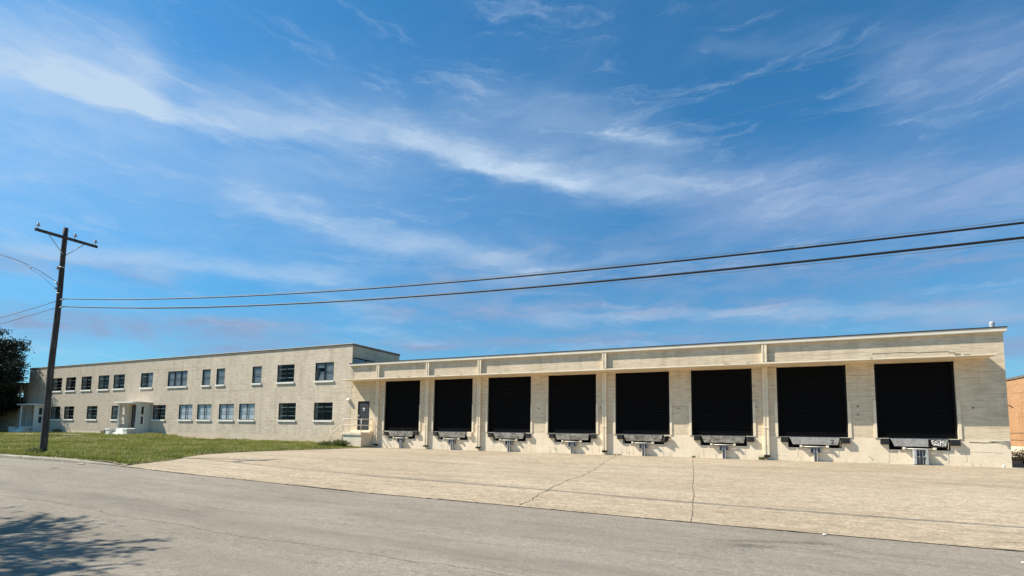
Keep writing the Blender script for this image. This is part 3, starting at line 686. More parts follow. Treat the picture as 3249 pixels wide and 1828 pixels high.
# canopy: thin cantilevered slab, tapering towards the front
cp = MB().prism([(-1.02, 4.625), (-1.02, 4.70), (0, 4.77), (0, 4.612)], 'x', -4.42, 30.54)
canopy_o = W(cp, 'canopy', M['trim'], bevel=.008)
MB().prism([(-.98, 4.708), (-.98, 4.716), (-.02, 4.784), (-.02, 4.774)], 'x', -4.40, 30.5).build('roofing_felt', M['darkfelt'], canopy_o)  # added dark sheet, unseen from below, cuts light bounced onto the wall
cr_ = MB()
for k in range(14):      # chips missing from the canopy edge and rust stains
    x = random.uniform(-3, 30); cr_.box(x, x + random.uniform(.05, .25), -1.028, -1.018, 4.685, 4.702)
W(cr_, 'chipped_edge', M['rubble'])
for i, x in enumerate((-2.03, 2.08, 5.97, 13.95, 22.03)):
    mb = MB()
    for (z0, z1) in ((.24, 4.60), (4.70, 5.733)):
        mb.box(-.115, -.04, -.14, -.002, z0, z1).box(.04, .115, -.14, -.002, z0, z1).box(-.04, .04, -.115, -.003, z0, z1)
    d = W(mb, 'downspout', M['trim'], x)
    MB().box(-.125, .125, -.155, -.002, 1.55, 1.60).box(-.125, .125, -.155, -.002, 3.72, 3.76).build('strap', M['trim'], d)
    MB().box(-.13, .13, -.19, -.002, .14, .24).build('outlet', M['black'], d)
# dock bay 0, then copies
def door_bay(ware):
    dd = MB(); ztop, zbot = ZT, ZB; n = 42; hh = (ztop - zbot) / n
    for k in range(n):           # interlocking curved slats
        z0 = zbot + k * hh; pr = [(0, .14), (.30, .112), (.62, .108), (.86, .128), (1, .14)]
        for (a, ya), (b_, yb) in zip(pr[:-1], pr[1:]): dd.quad((-1.45, ya, z0 + a * hh), (1.45, ya, z0 + a * hh), (1.45, yb, z0 + b_ * hh), (-1.45, yb, z0 + b_ * hh))
    dd.quad((-1.45, .15, zbot), (1.45, .15, zbot), (1.45, .15, ztop), (-1.45, .15, ztop))
    door = dd.build('roll_up_door', M['slats'], ware, (ox, 0, 0), recalc=False)
    MB().box(-1.45, 1.45, .085, .16, zbot + .002, zbot + .07).build('bottom_bar', M['black'], door)
    for s in (-1, 1):
        a, b_ = sorted((s * 1.449, s * 1.37)); MB().box(a, b_, .06, .105, zbot + .002, ztop - .002).build('door_track', M['black'], door)
        a, b_ = sorted((s * 1.452 + .0, s * 1.57)); MB().box(a, b_, -.035, -.002, zbot + .0, 2.87).box(a if s > 0 else b_ - .012, a + .012 if s > 0 else b_, -.034, .05, zbot, 2.87).build('guard_plate', M['trim'], door)
    lev = MB().box(-1.0, 1.12, .30, .34, .64, 1.14).build('dock_leveler', M['pit'], ware, (ox, 0, 0))
    MB().prism([(-.98, 1.128), (1.08, 1.128), (1.00, .79), (-.84, .79)], 'y', -.10, -.06).build('lip_plate', M['plate'], lev, bevel=.006)
    MB().box(-.90, 1.04, -.05, .25, .745, .775).build('lip_hinge', M['black'], lev)
    MB().box(-1.03, 1.11, -.03, .28, 1.128, 1.146).build('deck_edge', M['steel'], lev)
    # black painted pit surround standing a few mm proud of the wall
    MB().box(-1.03, -.99, -.012, .0, .64, 1.13).box(1.11, 1.15, -.012, .0, .64, 1.13).build('pit_edge', M['black'], lev)
    for s, (a, b_) in ((-1, (-1.36, -1.04)), (1, (1.16, 1.48))):
        bb = MB()
        for k in range(5): bb.box(a + .004 * (k % 2), b_ - .004 * (k % 2), -.135, -.01, .862 + k * .053, .862 + k * .053 + .050)
        MBo = bb.build('bumper', M['rubber'], lev, bevel=.005)
    for s in (-.50, .58): MB().box(s - .055, s + .055, -.16, -.02, .655, .755).build('lip_keeper', M['paintbar'], lev, bevel=.008)
    MB().tube([(-.44, -.09, .69), (.52, -.09, .69)], .022, 8).build('keeper_bar', M['paintbar'], lev)
    rs = MB().box(-.22, -.19, -.20, -.015, .40, .655).box(.19, .22, -.20, -.015, .40, .655).box(-.19, .19, -.03, -.012, .40, .655).box(-.19, .19, -.20, -.03, .635, .655).box(-.19, -.075, -.19, -.03, .40, .425).box(.075, .19, -.19, -.03, .40, .425)
    tr_ = rs.build('truck_restraint', M['steel'], ware, (ox + .08, 0, 0))
    MB().box(-.075, -.045, -.17, -.012, .0, .634).box(.045, .075, -.17, -.012, .0, .634).box(-.045, .045, -.05, -.012, .0, .634).build('rail_channel', M['lightsteel'], tr_)
    MB().tube([(0, -.12, .05), (0, -.12, .55)], .022, 8).build('cylinder', M['steel'], tr_)
    return door, lev, tr_
bay = door_bay(ware)
for i in range(1, 8):
    for o in bay: copy_tree(o, ware, (4 * i, 0, 0))
allk = list(ware.children)
levs = sorted([o for o in allk if o.name.startswith('dock_leveler')], key=lambda o: o.location.x)
rests = sorted([o for o in allk if o.name.startswith('truck_restraint')], key=lambda o: o.location.x)
def child(o, n): return [c for c in o.children if c.name.startswith(n)]
# variations the photo shows
for i, o in enumerate(levs):
    for b_ in child(o, 'bumper'): b_.location.z += random.uniform(-.012, .012); b_.rotation_euler.y = random.uniform(-.02, .02)
pl = child(levs[6], 'lip_plate')[0]; pl.data = pl.data.copy(); pl.data.materials[0] = M['paleplate']; tag(pl, 'pale scuffed lip plate with a dark scrawled mark')
pl = child(levs[0], 'lip_plate')[0]; pl.data = pl.data.copy(); pl.data.materials[0] = M['plate']
# bay five's right bumper has torn loose and hangs crumpled
bm_ = sorted(child(levs[4], 'bumper'), key=lambda o: max(v[0] for v in o.bound_box))[-1]
mb = MB()
for k in range(7):
    a = k * .5; c = (1.30 + .13 * math.cos(a + .8), -.10, .86 + .15 * math.sin(a + .8)); mb.tube([(c[0] - .1, -.04, c[2] - .03), (c[0] + .03, -.15, c[2] + .05), (c[0] + .11, -.06, c[2] + .02)], [.045, .055, .03], 7)
mb.tube([(1.05, -.08, .78), (1.2, -.12, .80), (1.36, -.10, .88), (1.38, -.06, 1.06)], [.02, .035, .045, .03], 7)
nb = mb.build('bumper', M['rubber'], levs[4]); tag(nb, 'torn crumpled rubber bumper'); bpy.data.objects.remove(bm_)
b1_ = sorted(child(levs[1], 'bumper'), key=lambda o: max(v[0] for v in o.bound_box))[-1]; b1_.data = b1_.data.copy(); b1_.data.materials[0] = M['trim']; tag(b1_, 'cream painted bumper block')
# dark '2' scrawl on the seventh plate
mk = MB().tube([(.70, -.104, 1.00), (.76, -.104, 1.035), (.82, -.104, 1.02), (.80, -.104, .95), (.74, -.104, .87), (.73, -.104, .855), (.83, -.104, .86)], .011, 5)
mk.tube([(.86, -.104, .86), (.88, -.104, .88)], .008, 5)
mk.build('scrawled_mark', M['crackm'], levs[6])
# last bay: pale plate, black patch with white spray tag, wider restraint box
L7 = levs[7]; pl = child(L7, 'lip_plate')[0]; pl.data = pl.data.copy(); pl.data.materials[0] = M['paleplate']; tag(pl, 'pale lip plate with a black patch and white spray-painted letters')
MB().prism([(.37, 1.12), (1.04, 1.12), (.97, .80), (.37, .80)], 'y', -.106, -.1005).build('black_patch', M['black'], L7)
MB().prism([(.80, 1.08), (1.04, 1.09), (.985, .82), (.80, .80), (.83, .95)], 'y', -.109, -.1065).build('bare_patch', M['paleplate'], L7)
g = MB(); gy = -.113
def stroke(pts, r=.0135):
    Q = []
    for k in range(len(pts) - 1):
        p0, p1, p2, p3 = pts[max(k - 1, 0)], pts[k], pts[k + 1], pts[min(k + 2, len(pts) - 1)]
        for j in range(5):
            t = j / 5; f = lambda a, b_, c, d: .5 * ((2 * b_) + (-a + c) * t + (2 * a - 5 * b_ + 4 * c - d) * t * t + (-a + 3 * b_ - 3 * c + d) * t ** 3)
            Q.append((f(p0[0], p1[0], p2[0], p3[0]), gy, f(p0[1], p1[1], p2[1], p3[1])))
    Q.append((pts[-1][0], gy, pts[-1][1])); g.tube(Q, r, 6)
stroke([(.58, 1.072), (.50, 1.055), (.485, 1.01), (.55, 1.0), (.515, .95), (.51, .915), (.57, .905), (.64, .915)])            # E
stroke([(.77, 1.05), (.70, 1.055), (.62, 1.03), (.60, .995), (.66, .985), (.73, .965), (.735, .93), (.67, .915), (.60, .925), (.56, .94)])  # S
stroke([(.785, 1.085), (.79, 1.0), (.79, .90), (.78, .85), (.765, .845)]); stroke([(.905, 1.03), (.85, 1.0), (.80, .985), (.86, .975), (.93, .94), (.965, .89), (.955, .865)])   # K
stroke([(.56, .885), (.64, .885), (.72, .875), (.77, .855)]); stroke([(.55, .865), (.64, .865), (.71, .85), (.75, .83)], .011)   # underlines
g.build('spray_tag_letters', M['graffiti'], L7)
r7 = rests[7]
bx = MB().box(-.28, -.20, -.30, -.012, .02, .70).box(-.20, .22, -.04, -.012, .02, .70).box(-.20, .22, -.28, -.04, .66, .70).box(.14, .22, -.28, -.04, .02, .66).box(-.20, -.06, -.27, -.04, .34, .37).box(.03, .14, -.27, -.04, .34, .37)
o = bx.build('housing_box', M['lightsteel'], r7); tag(r7, 'wider grey steel truck restraint with a box housing')
# small fittings on the dock wall
W(MB().box(-.045, .045, -.06, -.002, 3.38, 3.70).tube([(0, -.03, 3.70), (.0, -.03, 3.78), (.03, -.04, 3.80)], .02, 6), 'conduit_box', M['trim'], -1.88)
wp = MB()
for (x, z) in ((-2.35, 3.06), (9.97, 2.6), (13.7, 2.62), (13.8, 3.0), (17.9, 2.55), (21.6, 2.58), (25.85, 2.6), (25.85, 2.2), (30.0, 2.5)): wp.tube([(x, -.03, z), (x, -.001, z)], .035, 8)
W(wp, 'bolt_plug', M['coping'])
# stepped cracks in the brickwork
def zig(mb, pts, w=.012, y=-.004):
    for a, b_ in zip(pts[:-1], pts[1:]):
        dx_, dz_ = b_[0] - a[0], b_[1] - a[1]; m_ = math.hypot(dx_, dz_); nx, nz = -dz_ / m_ * w / 2, dx_ / m_ * w / 2
        mb.quad((a[0] + nx, y, a[1] + nz), (b_[0] + nx, y, b_[1] + nz), (b_[0] - nx, y, b_[1] - nz), (a[0] - nx, y, a[1] - nz))
ck = MB()
zig(ck, [(26.5, 5.02), (27.6, 5.03), (28.1, 5.02), (28.12, 4.98), (28.9, 4.99), (29.3, 4.98), (29.32, 4.92), (29.5, 4.92), (29.5, 4.86), (29.7, 4.86)], .022)
zig(ck, [(-4.44, 5.4), (-4.3, 5.32), (-4.38, 5.2), (-4.24, 5.12), (-4.36, 5.0), (-4.26, 4.9), (-4.40, 4.84)], .025); zig(ck, [(-4.4, 4.5), (-4.28, 4.38), (-4.38, 4.25), (-4.3, 4.15)], .02)
zig(ck, [(29.8, 1.02), (30.3, 1.0), (30.9, 1.03), (31.14, 1.0)], .03)
zig(ck, [(28.9, .62), (29.5, .60), (30.2, .61), (30.9, .59)], .007)
hk = MB()
for i in range(8):                      # hairlines under each pit
    c = 4 * i; pts = [(c - 1.0 + random.uniform(0, .3), .56)]
    for k in range(random.randint(5, 9)): pts.append((pts[-1][0] + random.uniform(.1, .3), .56 + random.uniform(-.04, .03)))
    zig(hk, pts, .010)
    for s_ in random.sample((-.9, -.6, .75, 1.2, 1.6), 3):
        x = c + s_ + random.uniform(-.15, .15); zig(hk, [(x, .55), (x + random.uniform(-.02, .02), random.uniform(.2, .4)), (x + random.uniform(-.03, .03), random.uniform(.04, .2))], .009)
W(hk, 'hairline_crack', M['hair'], recalc=False)
zig(ck, [(26.2, .30), (26.3, .22), (26.36, .12)], .016)
W(ck, 'wall_crack', M['crackm'], recalc=False)
# chipped corner at the right end
W(MB().prism([(30.45, 1.08), (31.15, 1.10), (31.152, .72), (31.05, .80), (31.0, .93), (30.8, 1.0)], 'y', -.012, -.005), 'patched_corner', M['rubble'])
# roof vent
vt = W(MB().lathe([(.15, 0), (.10, .05), (.085, .08), (.085, .25), (.10, .28), (.08, .35), (.03, .38)], (30.95, .4, 5.9), 16), 'roof_vent', M['ventgrey'])
MB().lathe([(.09, .18), (.094, .195), (.09, .21)], (30.95, .4, 5.9), 16).build('band', M['lightsteel'], vt)
# bracket sticking out of the right end wall
W(MB().tube([(31.12, .2, 2.62), (31.30, .2, 2.58), (31.38, .2, 2.50)], .02, 6), 'pipe_stub', M['darkmetal'])
# personnel door
pd = MB().box(-.48, .48, .05, .09, 1.17, 3.13); sdoor = W(pd, 'personnel_door', M['greydoor'], -3.28)
MB().box(-.52, -.48, .02, .12, 1.17, 3.20).box(.48, .52, .02, .12, 1.17, 3.20).box(-.48, .48, .02, .12, 3.13, 3.20).build('door_frame', M['black'], sdoor)
MB().box(-.45, -.38, -.005, .05, 2.12, 2.27).tube([(-.40, -.03, 2.16), (-.30, -.04, 2.15)], .018, 6).tube([(-.41, .05, 2.16), (-.41, -.03, 2.16)], .02, 8).build('handle', M['lightsteel'], sdoor)
MB().box(-.12, .09, .044, .05, 2.66, 2.74).box(-.05, .04, .044, .05, 2.52, 2.62).build('notice', M['white'], sdoor)
# wall lamp
lm = MB().prism([(3.40, -.002), (3.40, -.10), (3.32, -.20), (3.22, -.20), (3.19, -.05), (3.19, -.002)], 'x', -.12, .12)
lm.v = [(x, z_, y_) for (x, y_, z_) in lm.v]
lampo = lm.build('wall_lamp', M['white'], office, (-4.62, 0, 0), bevel=.01)

# ------------------------------------------------------------------ loading platform with railing
plat = tag(empty('entry_platform', (-3.2, -.6, 0)), 'raised cream concrete platform with pipe railing and steps outside the grey side door', 'platform')
def PL(mb, n, m_, **k): return mb.build(n, m_, plat, loc=(3.2, .6, 0), **k)
PL(MB().box(-4.05, -2.38, -1.20, -.006, .84, 1.03), 'landing_slab', M['trim'], bevel=.012)
PL(MB().box(-3.98, -2.42, -1.14, -.006, -.3, .838), 'base', M['trim'])
PL(MB().box(-3.8, -2.35, -.3, -.006, 1.03, 1.15), 'threshold_step', M['trim'], bevel=.008)
stp = MB()
for k in range(4): stp.box(-4.06 - .28 * (k + 1), -4.06 - .28 * k + (0 if k else -.005), -1.14, -.006, -.3, 1.03 - .2 * (k + 1))
PL(stp, 'steps', M['found_office'])
rl = MB(); R_ = .028; yf = -1.15
for zz in (1.92, 1.50):
    rl.tube([(-5.12, yf, zz - .76 if zz > 1.6 else .80), (-4.02, yf, zz), (-2.43, yf, zz), (-2.43, -.62, zz), (-2.43, -.03, zz)], R_, 8)
PL(rl, 'rail', M['rail'])
for x, y_, a, b_ in ((-5.12, yf, .05, 1.17), (-4.02, yf, 1.03, 1.92), (-2.43, yf, 1.03, 1.92), (-2.43, -.06, 1.03, 1.92)): PL(MB().tube([(x, y_, a), (x, y_, b_)], R_, 8), 'post', M['rail'])

# ------------------------------------------------------------------ rear wing at the far left, brick building at the right
wing = tag(empty('low_wing', (-57, 2, 0)), 'lower dark shaded wing beyond the far left end of the office behind the tree', 'building')
wl = wall_mesh(-72, -49.9, -.3, 5.7, [(-56.4, -54.85, 2.64, 3.9), (-61, -59.4, 2.64, 3.9), (-52.9, -51.5, 4.3, 5.1)], y=.25, depth=.12)
wl.v = [(x + 57, y_ - 2, z_) for x, y_, z_ in wl.v]; wl.build('wall', M['brick_office'], wing, recalc=False)
MB().box(-15, 7.05, -1.82, 6, 5.7, 5.86).build('roof', M['coping'], wing)
for xx in (-56.4, -61.0):
    wi = MB().box(0, .06, .06, .1, 0, 1.26).box(1.49, 1.55, .06, .1, 0, 1.26).box(.06, 1.49, .06, .1, 0, .06).box(.06, 1.49, .06, .1, 1.2, 1.26).box(.74, .80, .062, .098, .06, 1.2).box(.06, .74, .065, .095, .6, .64).box(.80, 1.49, .065, .095, .6, .64).build('window', M['muntin'], wing, (xx + 57, .25 - 2, 2.64))
    MB().quad((.0, .11, 0), (1.55, .11, 0), (1.55, .11, 1.26), (0, .11, 1.26)).build('pane', M['shade'], wi, recalc=False)
MB().box(4.9, 5.1, -1.9, -1.755, -.3, 5.7).build('pilaster', M['found_office'], wing)

bb = tag(empty('brick_building', (46, 25, 0)), 'orange brick building at the right edge, beyond the warehouse end wall', 'building')
MB().box(-8, 12, -19, 15, .62, 5.2).build('wall', M['orange'], bb)
MB().box(-8.01, 12.01, -19.01, 15.01, -.4, .62).build('foundation', M['found'], bb)
MB().box(-8.06, 12.06, -19.06, 15.06, 5.2, 5.34).build('coping', M['coping'], bb)
cr2 = MB().box(-8.014, -8.003, -19, 15, 1.52, 1.545).box(-8.014, -8.003, -19, 15, 1.05, 1.07)
for k in range(12): cr2.box(-8.016, -8.004, -9.0 + random.uniform(-.3, .3), -8.9 + random.uniform(-.1, .35), .55 + k * .07, .55 + k * .07 + .08)
cr2.build('mortar_crack', M['crackm'], bb)

# ------------------------------------------------------------------ utility pole and wires
PB = Vector((-5.03, -17.0, 0.02)); PT = Vector((-4.74, -17.0, 9.52))
def pp(z): return PB.lerp(PT, (z - PB.z) / (PT.z - PB.z))
pole = tag(empty('utility_pole', PB), 'tall dark leaning wooden utility pole with one crossarm on the lawn by the kerb', 'utility pole')
def PO(mb, n, m_, par=None, **k):
    if par is None: return mb.build(n, m_, pole, loc=-PB, **k)
    return mb.build(n, m_, par, **k)
path = [pp(z) + Vector((.012 * math.sin(z * 1.3), .01 * math.cos(z), 0)) for z in np.linspace(-.2, 9.52, 24)]
PO(MB().tube(path, [float(np.interp(k, [0, 4, 23], [.128, .118, .084])) for k in range(24)], 20), 'shaft', M['wood'])
ac = pp(9.06)
arm = PO(MB().box(ac.x + .075, ac.x + .165, -18.04, -15.90, 9.01, 9.12), 'crossarm', M['wood'], bevel=.01)
for yy in (-17.95, -16.72, -15.98):
    ins = PO(MB().lathe([(.02, .10), (.07, .11), (.075, .13), (.035, .16), (.022, .19), (.04, .205), (.035, .225), (.01, .235)], (ac.x + .12, yy, 9.13), 12), 'insulator', M['ceramic'])
    MB().tube([(ac.x + .12, yy, 9.11), (ac.x + .12, yy, 9.22)], .012, 6).build('pin', M['lightsteel'], ins)
for yy in (-17.62, -16.38):
    pb_ = pp(8.35); PO(MB().tube([(ac.x + .14, yy, 9.02), (pb_.x + .09, -17 + (yy + 17) * .08, 8.36)], .016, 6), 'brace', M['lightsteel'])
for z in (7.83, 6.72):
    c = pp(z); bd = MB(); n = 20; rr = float(np.interp(z, [0, 2, 9.5], [.118, .108, .077])) + .008
    bd.lathe([(rr, -.02), (rr + .004, 0), (rr, .02)], (c.x, c.y, c.z), 20); PO(bd, 'steel_band', M['lightsteel'])
c = pp(7.83); PO(MB().box(c.x - .30, c.x - .22, -17.06, -16.98, 7.77, 7.90).tube([(c.x - .24, -17.03, 7.88), (c.x - .07, -17.02, 7.86)], .01, 5).tube([(c.x - .24, -17.03, 7.79), (c.x - .07, -17.02, 7.79)], .01, 5), 'spool_bracket', M['ceramic'])
c = pp(7.2); PO(MB().tube([(c.x - .2, -17.12, 7.2), (c.x - .1, -17.06, 7.17), (c.x - .07, -17.05, 7.05)], [.02, .035, .035], 6).box(c.x - .16, c.x - .07, -17.12, -17.03, 6.90, 6.97), 'cable_clamp', M['ceramic'])
for z in (6.44, 6.12):
    c = pp(z); PO(MB().tube([(c.x + .07, -17.0, z), (c.x + .2, -17.0, z), (c.x + .42, -17.0, z)], [.03, .03, .02], 8), 'wire_clamp', M['ceramic'])
def cat_wire(a, b_, sag, n=40):
    a, b_ = Vector(a), Vector(b_); return [a.lerp(b_, i / n) - Vector((0, 0, sag * 4 * (i / n) * (1 - i / n))) for i in range(n + 1)]
def line(name, path, r, mat, label, group=None, extra=None):
    o = MB().tube(path, r, 7).build(name, mat)
    if extra:
        off, rr = extra; L = len(path)
        MB().tube([p + Vector((0, 0, off * min(1, 3 * i / L))) + Vector((0, 0, .006 * math.sin(i * 2.3))) for i, p in enumerate(path)], rr, 5).build('messenger_wire', M['thinwire'], o)
    return tag(o, label, 'power line', group)
# heavy bundled lines running to the right; the sag puts their lowest point near x=18
wA = Vector((-4.35, -17.0, 6.46)); wB = Vector((-4.35, -17.0, 6.14))
def para(p0, xs, zf, yf_): return [Vector((x, yf_(x), zf(x))) for x in xs]
def fitz(x, z0): # through (−4.35,z0),(16.3),(24.8)
    return z0
xs = list(np.linspace(-4.5, 36, 70))
def quadfit(pts):
    A = np.array([[p[0] ** 2, p[0], 1] for p in pts]); return np.linalg.solve(A, np.array([p[1] for p in pts]))
qa = quadfit([(-4.35, 6.45), (13.0, 4.93), (24.82, 4.52)]); qb = quadfit([(-4.35, 6.13), (13.0, 4.64), (24.81, 4.29)])
yfun = lambda x: -17.0 - .9 * (x + 4.35) / 29.2
line('power_line', para(0, xs, lambda x: float(np.polyval(qa, x)), yfun), .0185, M['wire'], 'upper of the two thick black cables running from the wooden pole across the docks', None, (.05, .004))
line('power_line', para(0, xs, lambda x: float(np.polyval(qb, x)), yfun), .0215, M['wire'], 'lower of the two thick black cables running from the wooden pole across the docks', None, (-.06, .004))
for yy, ye, ze, w_ in ((-17.95, -18.75, 7.29, 'nearest the street'), (-16.72, -17.55, 7.55, 'in the middle'), (-15.98, -16.85, 7.49, 'nearest the building')):
    qq = quadfit([(ac.x + .12, 9.38), (12.5, 7.85), (24.9, ze)])
    xs2 = np.linspace(ac.x + .12, 40, 60)
    line('crossarm_wire', [Vector((x, yy + (ye - yy) * (x - ac.x) / 29.5, float(np.polyval(qq, x)))) for x in xs2], .0008, M['palewire'], 'faint thin wire high over the docks from the crossarm insulator ' + w_)
line('power_line', cat_wire((-4.95, -17.03, 6.40), (-45, -17.4, 6.3), .8), .012, M['thinwire'], 'upper of the two lines leaving the wooden pole to the left edge')
line('power_line', cat_wire((-4.95, -17.03, 6.12), (-45, -17.4, 6.0), .8), .012, M['thinwire'], 'lower of the two lines leaving the wooden pole to the left edge')
c = pp(7.2)
svp = [(-4.90, -17.06, 7.13), (-4.688, -17.1, 7.12), (-4.913, -17.3, 7.31), (-5.354, -17.5, 7.61), (-5.779, -17.7, 7.84), (-6.062, -17.9, 7.99), (-6.336, -18.1, 8.106), (-6.6, -18.3, 8.196), (-7.2, -18.55, 8.35), (-9, -19.2, 8.7), (-16, -21.5, 9.2), (-30, -26, 9.6)]
o = MB().tube(svp, .012, 7).build('service_cable', M['thinwire'])
MB().tube([(-4.9, -17.12, 6.92), (-5.25, -17.48, 7.42), (-5.70, -17.68, 7.70), (-6.35, -18.12, 8.08)], .006, 5).tube([(-5.66, -17.66, 7.78), (-5.63, -17.66, 7.66)], .012, 5).build('messenger_wire', M['thinwire'], o)
tag(o, 'curved service cable climbing from the middle of the wooden pole to the left edge', 'power line')

# ------------------------------------------------------------------ vegetation
def quads_from(centers, dirs, size, aspect, rng, droop=0):
    """one leaf-like quad per centre; dirs = long axis"""
    n = len(centers); d = dirs / (np.linalg.norm(dirs, axis=1, keepdims=True) + 1e-9)
    r = rng.normal(size=(n, 3)); s = np.cross(d, r); s /= (np.linalg.norm(s, axis=1, keepdims=True) + 1e-9)
    L = size[:, None]; Wd = L * aspect
    V = np.stack([centers - d * L * .5, centers + s * Wd * .5, centers + d * L * .5, centers - s * Wd * .5], 1).reshape(-1, 3)
    return V, np.arange(n * 4).reshape(n, 4)
def blades(name, P, h, wd, lean, mat, rng, flat_tone, parent=None):
    """grass blades: thin bent triangles strips as quads (base wide, tip narrow)"""
    n = len(P); a = rng.uniform(0, 2 * np.pi, n); side = np.stack([np.cos(a), np.sin(a), 0 * a], 1)
    b = rng.uniform(0, 2 * np.pi, n); ln = np.stack([np.cos(b), np.sin(b), 0 * b], 1) * (lean * rng.uniform(.2, 1, n))[:, None] * h[:, None]
    up_ = np.stack([0 * a, 0 * a, h], 1)
    V = np.stack([P - side * wd[:, None], P + side * wd[:, None], P + side * wd[:, None] * .6 + ln * .4 + up_ * .6, P - side * wd[:, None] * .6 + ln * .4 + up_ * .6, P + ln + up_], 1)
    V = V.reshape(-1, 3); i = np.arange(n)[:, None] * 5
    F = np.concatenate([np.concatenate([i, i + 1, i + 2, i + 3], 1)]); F2 = np.concatenate([i + 3, i + 2, i + 4, i + 4], 1)
    # tips as degenerate-free quads: duplicate the tip vertex slightly offset
    tip = (P + ln + up_ + side * 1e-3); V2 = np.concatenate([V, tip]); j = (5 * n + np.arange(n))[:, None]
    F2 = np.concatenate([i + 3, i + 2, j, i + 4], 1)
    return np_mesh(name, V2, np.concatenate([F, F2]), mat, parent, attr=np.concatenate([flat_tone, flat_tone + .08]))
def vnoise(x, y, s, seed):
    r = np.random.default_rng(seed); out = 0
    for k in range(6):
        a = r.uniform(0, 6.28); f = s * r.uniform(.6, 1.8); out = out + np.sin((x * np.cos(a) + y * np.sin(a)) * f + r.uniform(0, 6.28))
    return out / 3.2
# lawn grass: density falls with distance from the camera
N = 210000
u = RNG.uniform(0, 1, N); X = 2.9 - 66 * u ** 1.45; Y = RNG.uniform(-18.05, -.03, N)
ok = X < lawn_edge(Y) - .01 + .10 * vnoise(X, Y, 3.0, 5); X, Y = X[ok], Y[ok]
t = np.clip((Y + 18.1) / 18.1, 0, 1)
nz = vnoise(X, Y, .7, 1); nz2 = vnoise(X, Y, 3.0, 2)
path_ = (np.abs(X + 30 - (Y + 14) * .35 + nz * .3) < 0) 
h = .055 + .035 * RNG.uniform(0, 1, len(X)) + .03 * np.clip(nz, 0, 1.5) + .05 * np.clip(nz2 - .3, 0, 1)
h += .15 * np.exp(-(Y + 18.1) / .6) * np.clip(.6 + nz2, 0, 1.4) * RNG.uniform(.3, 1, len(X))           # tall fringe by the kerb
h += .16 * np.exp((Y) / .45) * np.clip(nz2 + .3, 0, 1.3) * RNG.uniform(.2, 1, len(X))                  # against the wall
h *= np.where(RNG.uniform(0, 1, len(X)) < .02, 1.9, 1)
bare = (vnoise(X, Y, .7, 8) > 1.05) & (RNG.uniform(0, 1, len(X)) < .6); X, Y, h, nz, nz2 = X[~bare], Y[~bare], h[~bare], nz[~bare], nz2[~bare]
P = np.stack([X, Y, lawn_z(X, Y) - .005], 1)
dist = np.hypot(X - 20.8, Y + 27.8); wd = np.clip(dist * .00042, .006, .03) * RNG.uniform(.7, 1.3, len(X))
sh = .46 + .20 * nz + .19 * nz2 - .16 * np.exp(-(Y + 18.1) / .9) + .34 * np.clip(vnoise(X, Y, .55, 21) - .15, 0, 1) - .20 * np.clip(vnoise(X, Y, 1.6, 22) - .2, 0, 1) + RNG.normal(0, .17, len(X)) + .10 * vnoise(X, Y, 6, 4) + .12 * np.exp(Y / .6)
tag(blades('grass', P, h, wd, 1.0, M['grass'], RNG, np.clip(sh, 0, 1)), kind='stuff')
tag(bpy.data.objects['grass'], 'uneven green lawn grass with dry patches in front of the office', 'grass')

def weed_plant(name, c, r, h, n, mat, label, cat='weed', leaf=.05, group=None):
    rng = np.random.default_rng(abs(hash(label)) % 1000 if False else int(c[0] * 10 + 900))
    root = empty(name, c); mb = MB(); leaves = []; dirs = []
    for k in range(n):
        a = rng.uniform(0, 6.28); q = rng.uniform(.1, 1) ** .7; hh = h * (1 - .45 * q) * rng.uniform(.7, 1.1)
        base = Vector((r * .35 * q * math.cos(a), r * .35 * q * math.sin(a), 0)); tip = Vector((r * q * math.cos(a), r * q * math.sin(a), hh)); mid = base.lerp(tip, .5) + Vector((0, 0, hh * .12))
        mb.tube([base, mid, tip], [.006, .004, .002], 4)
        for j in range(14):
            f = rng.uniform(.25, 1.0); p = (base.lerp(mid, f * 2) if f < .5 else mid.lerp(tip, f * 2 - 1)); leaves.append(np.array(p) + rng.normal(0, leaf * .5, 3)); dirs.append(rng.normal(0, 1, 3) + np.array([math.cos(a), math.sin(a), .8]))
    mb.build('stem', mat, root)
    L = np.array(leaves); L[:, 2] = np.maximum(L[:, 2], .01); D = np.array(dirs); V, F = quads_from(L, D, rng.uniform(.6, 1.4, len(L)) * leaf * 1.6, .35, rng)
    np_mesh('foliage', V, F, mat, root, attr=rng.uniform(.2, .95, len(L)))
    return tag(root, label, cat, group)
weed_plant('bush', (-3.6, -1.8, .03), .72, .58, 150, M['weed'], 'low straggly bush at the right end of the lawn, in front of the entry platform', 'bush', .055)
weed_plant('bush', (-4.6, -2.0, .06), .65, .42, 110, M['weed'], 'low green shrub in the lawn just left of the straggly bush by the platform', 'bush', .05)
weed_plant('weed', (21.85, -.15, 0), .22, .16, 12, M['weed'], 'small weed growing at the foot of the downspout between the sixth and seventh dock doors', 'weed', .05)
weed_plant('weed', (18.62, -.1, 0), .12, .09, 10, M['weed'], 'tiny weed at the wall where the straight pavement joint meets the docks', 'weed', .03)
weed_plant('weed', (14.6, -.12, 0), .28, .05, 16, M['deadweed'], 'flat dry weed patch at the wall beside the fourth downspout', 'weed', .03)
weed_plant('weed', (-45.9, -1.1, .5), .35, .55, 30, M['deadweed'], 'dry brown weed in front of the far left porch', 'weed', .06)
weed_plant('weed', (-33.9, -.35, .47), .45, .5, 34, M['deadweed'], 'dry tall weeds against the wall left of the sunlit porch steps', 'weed', .06)
weed_plant('weed', (-42.6, -.35, .47), .5, .5, 34, M['deadweed'], 'dry tall weeds against the office wall right of the far left porch', 'weed', .06)
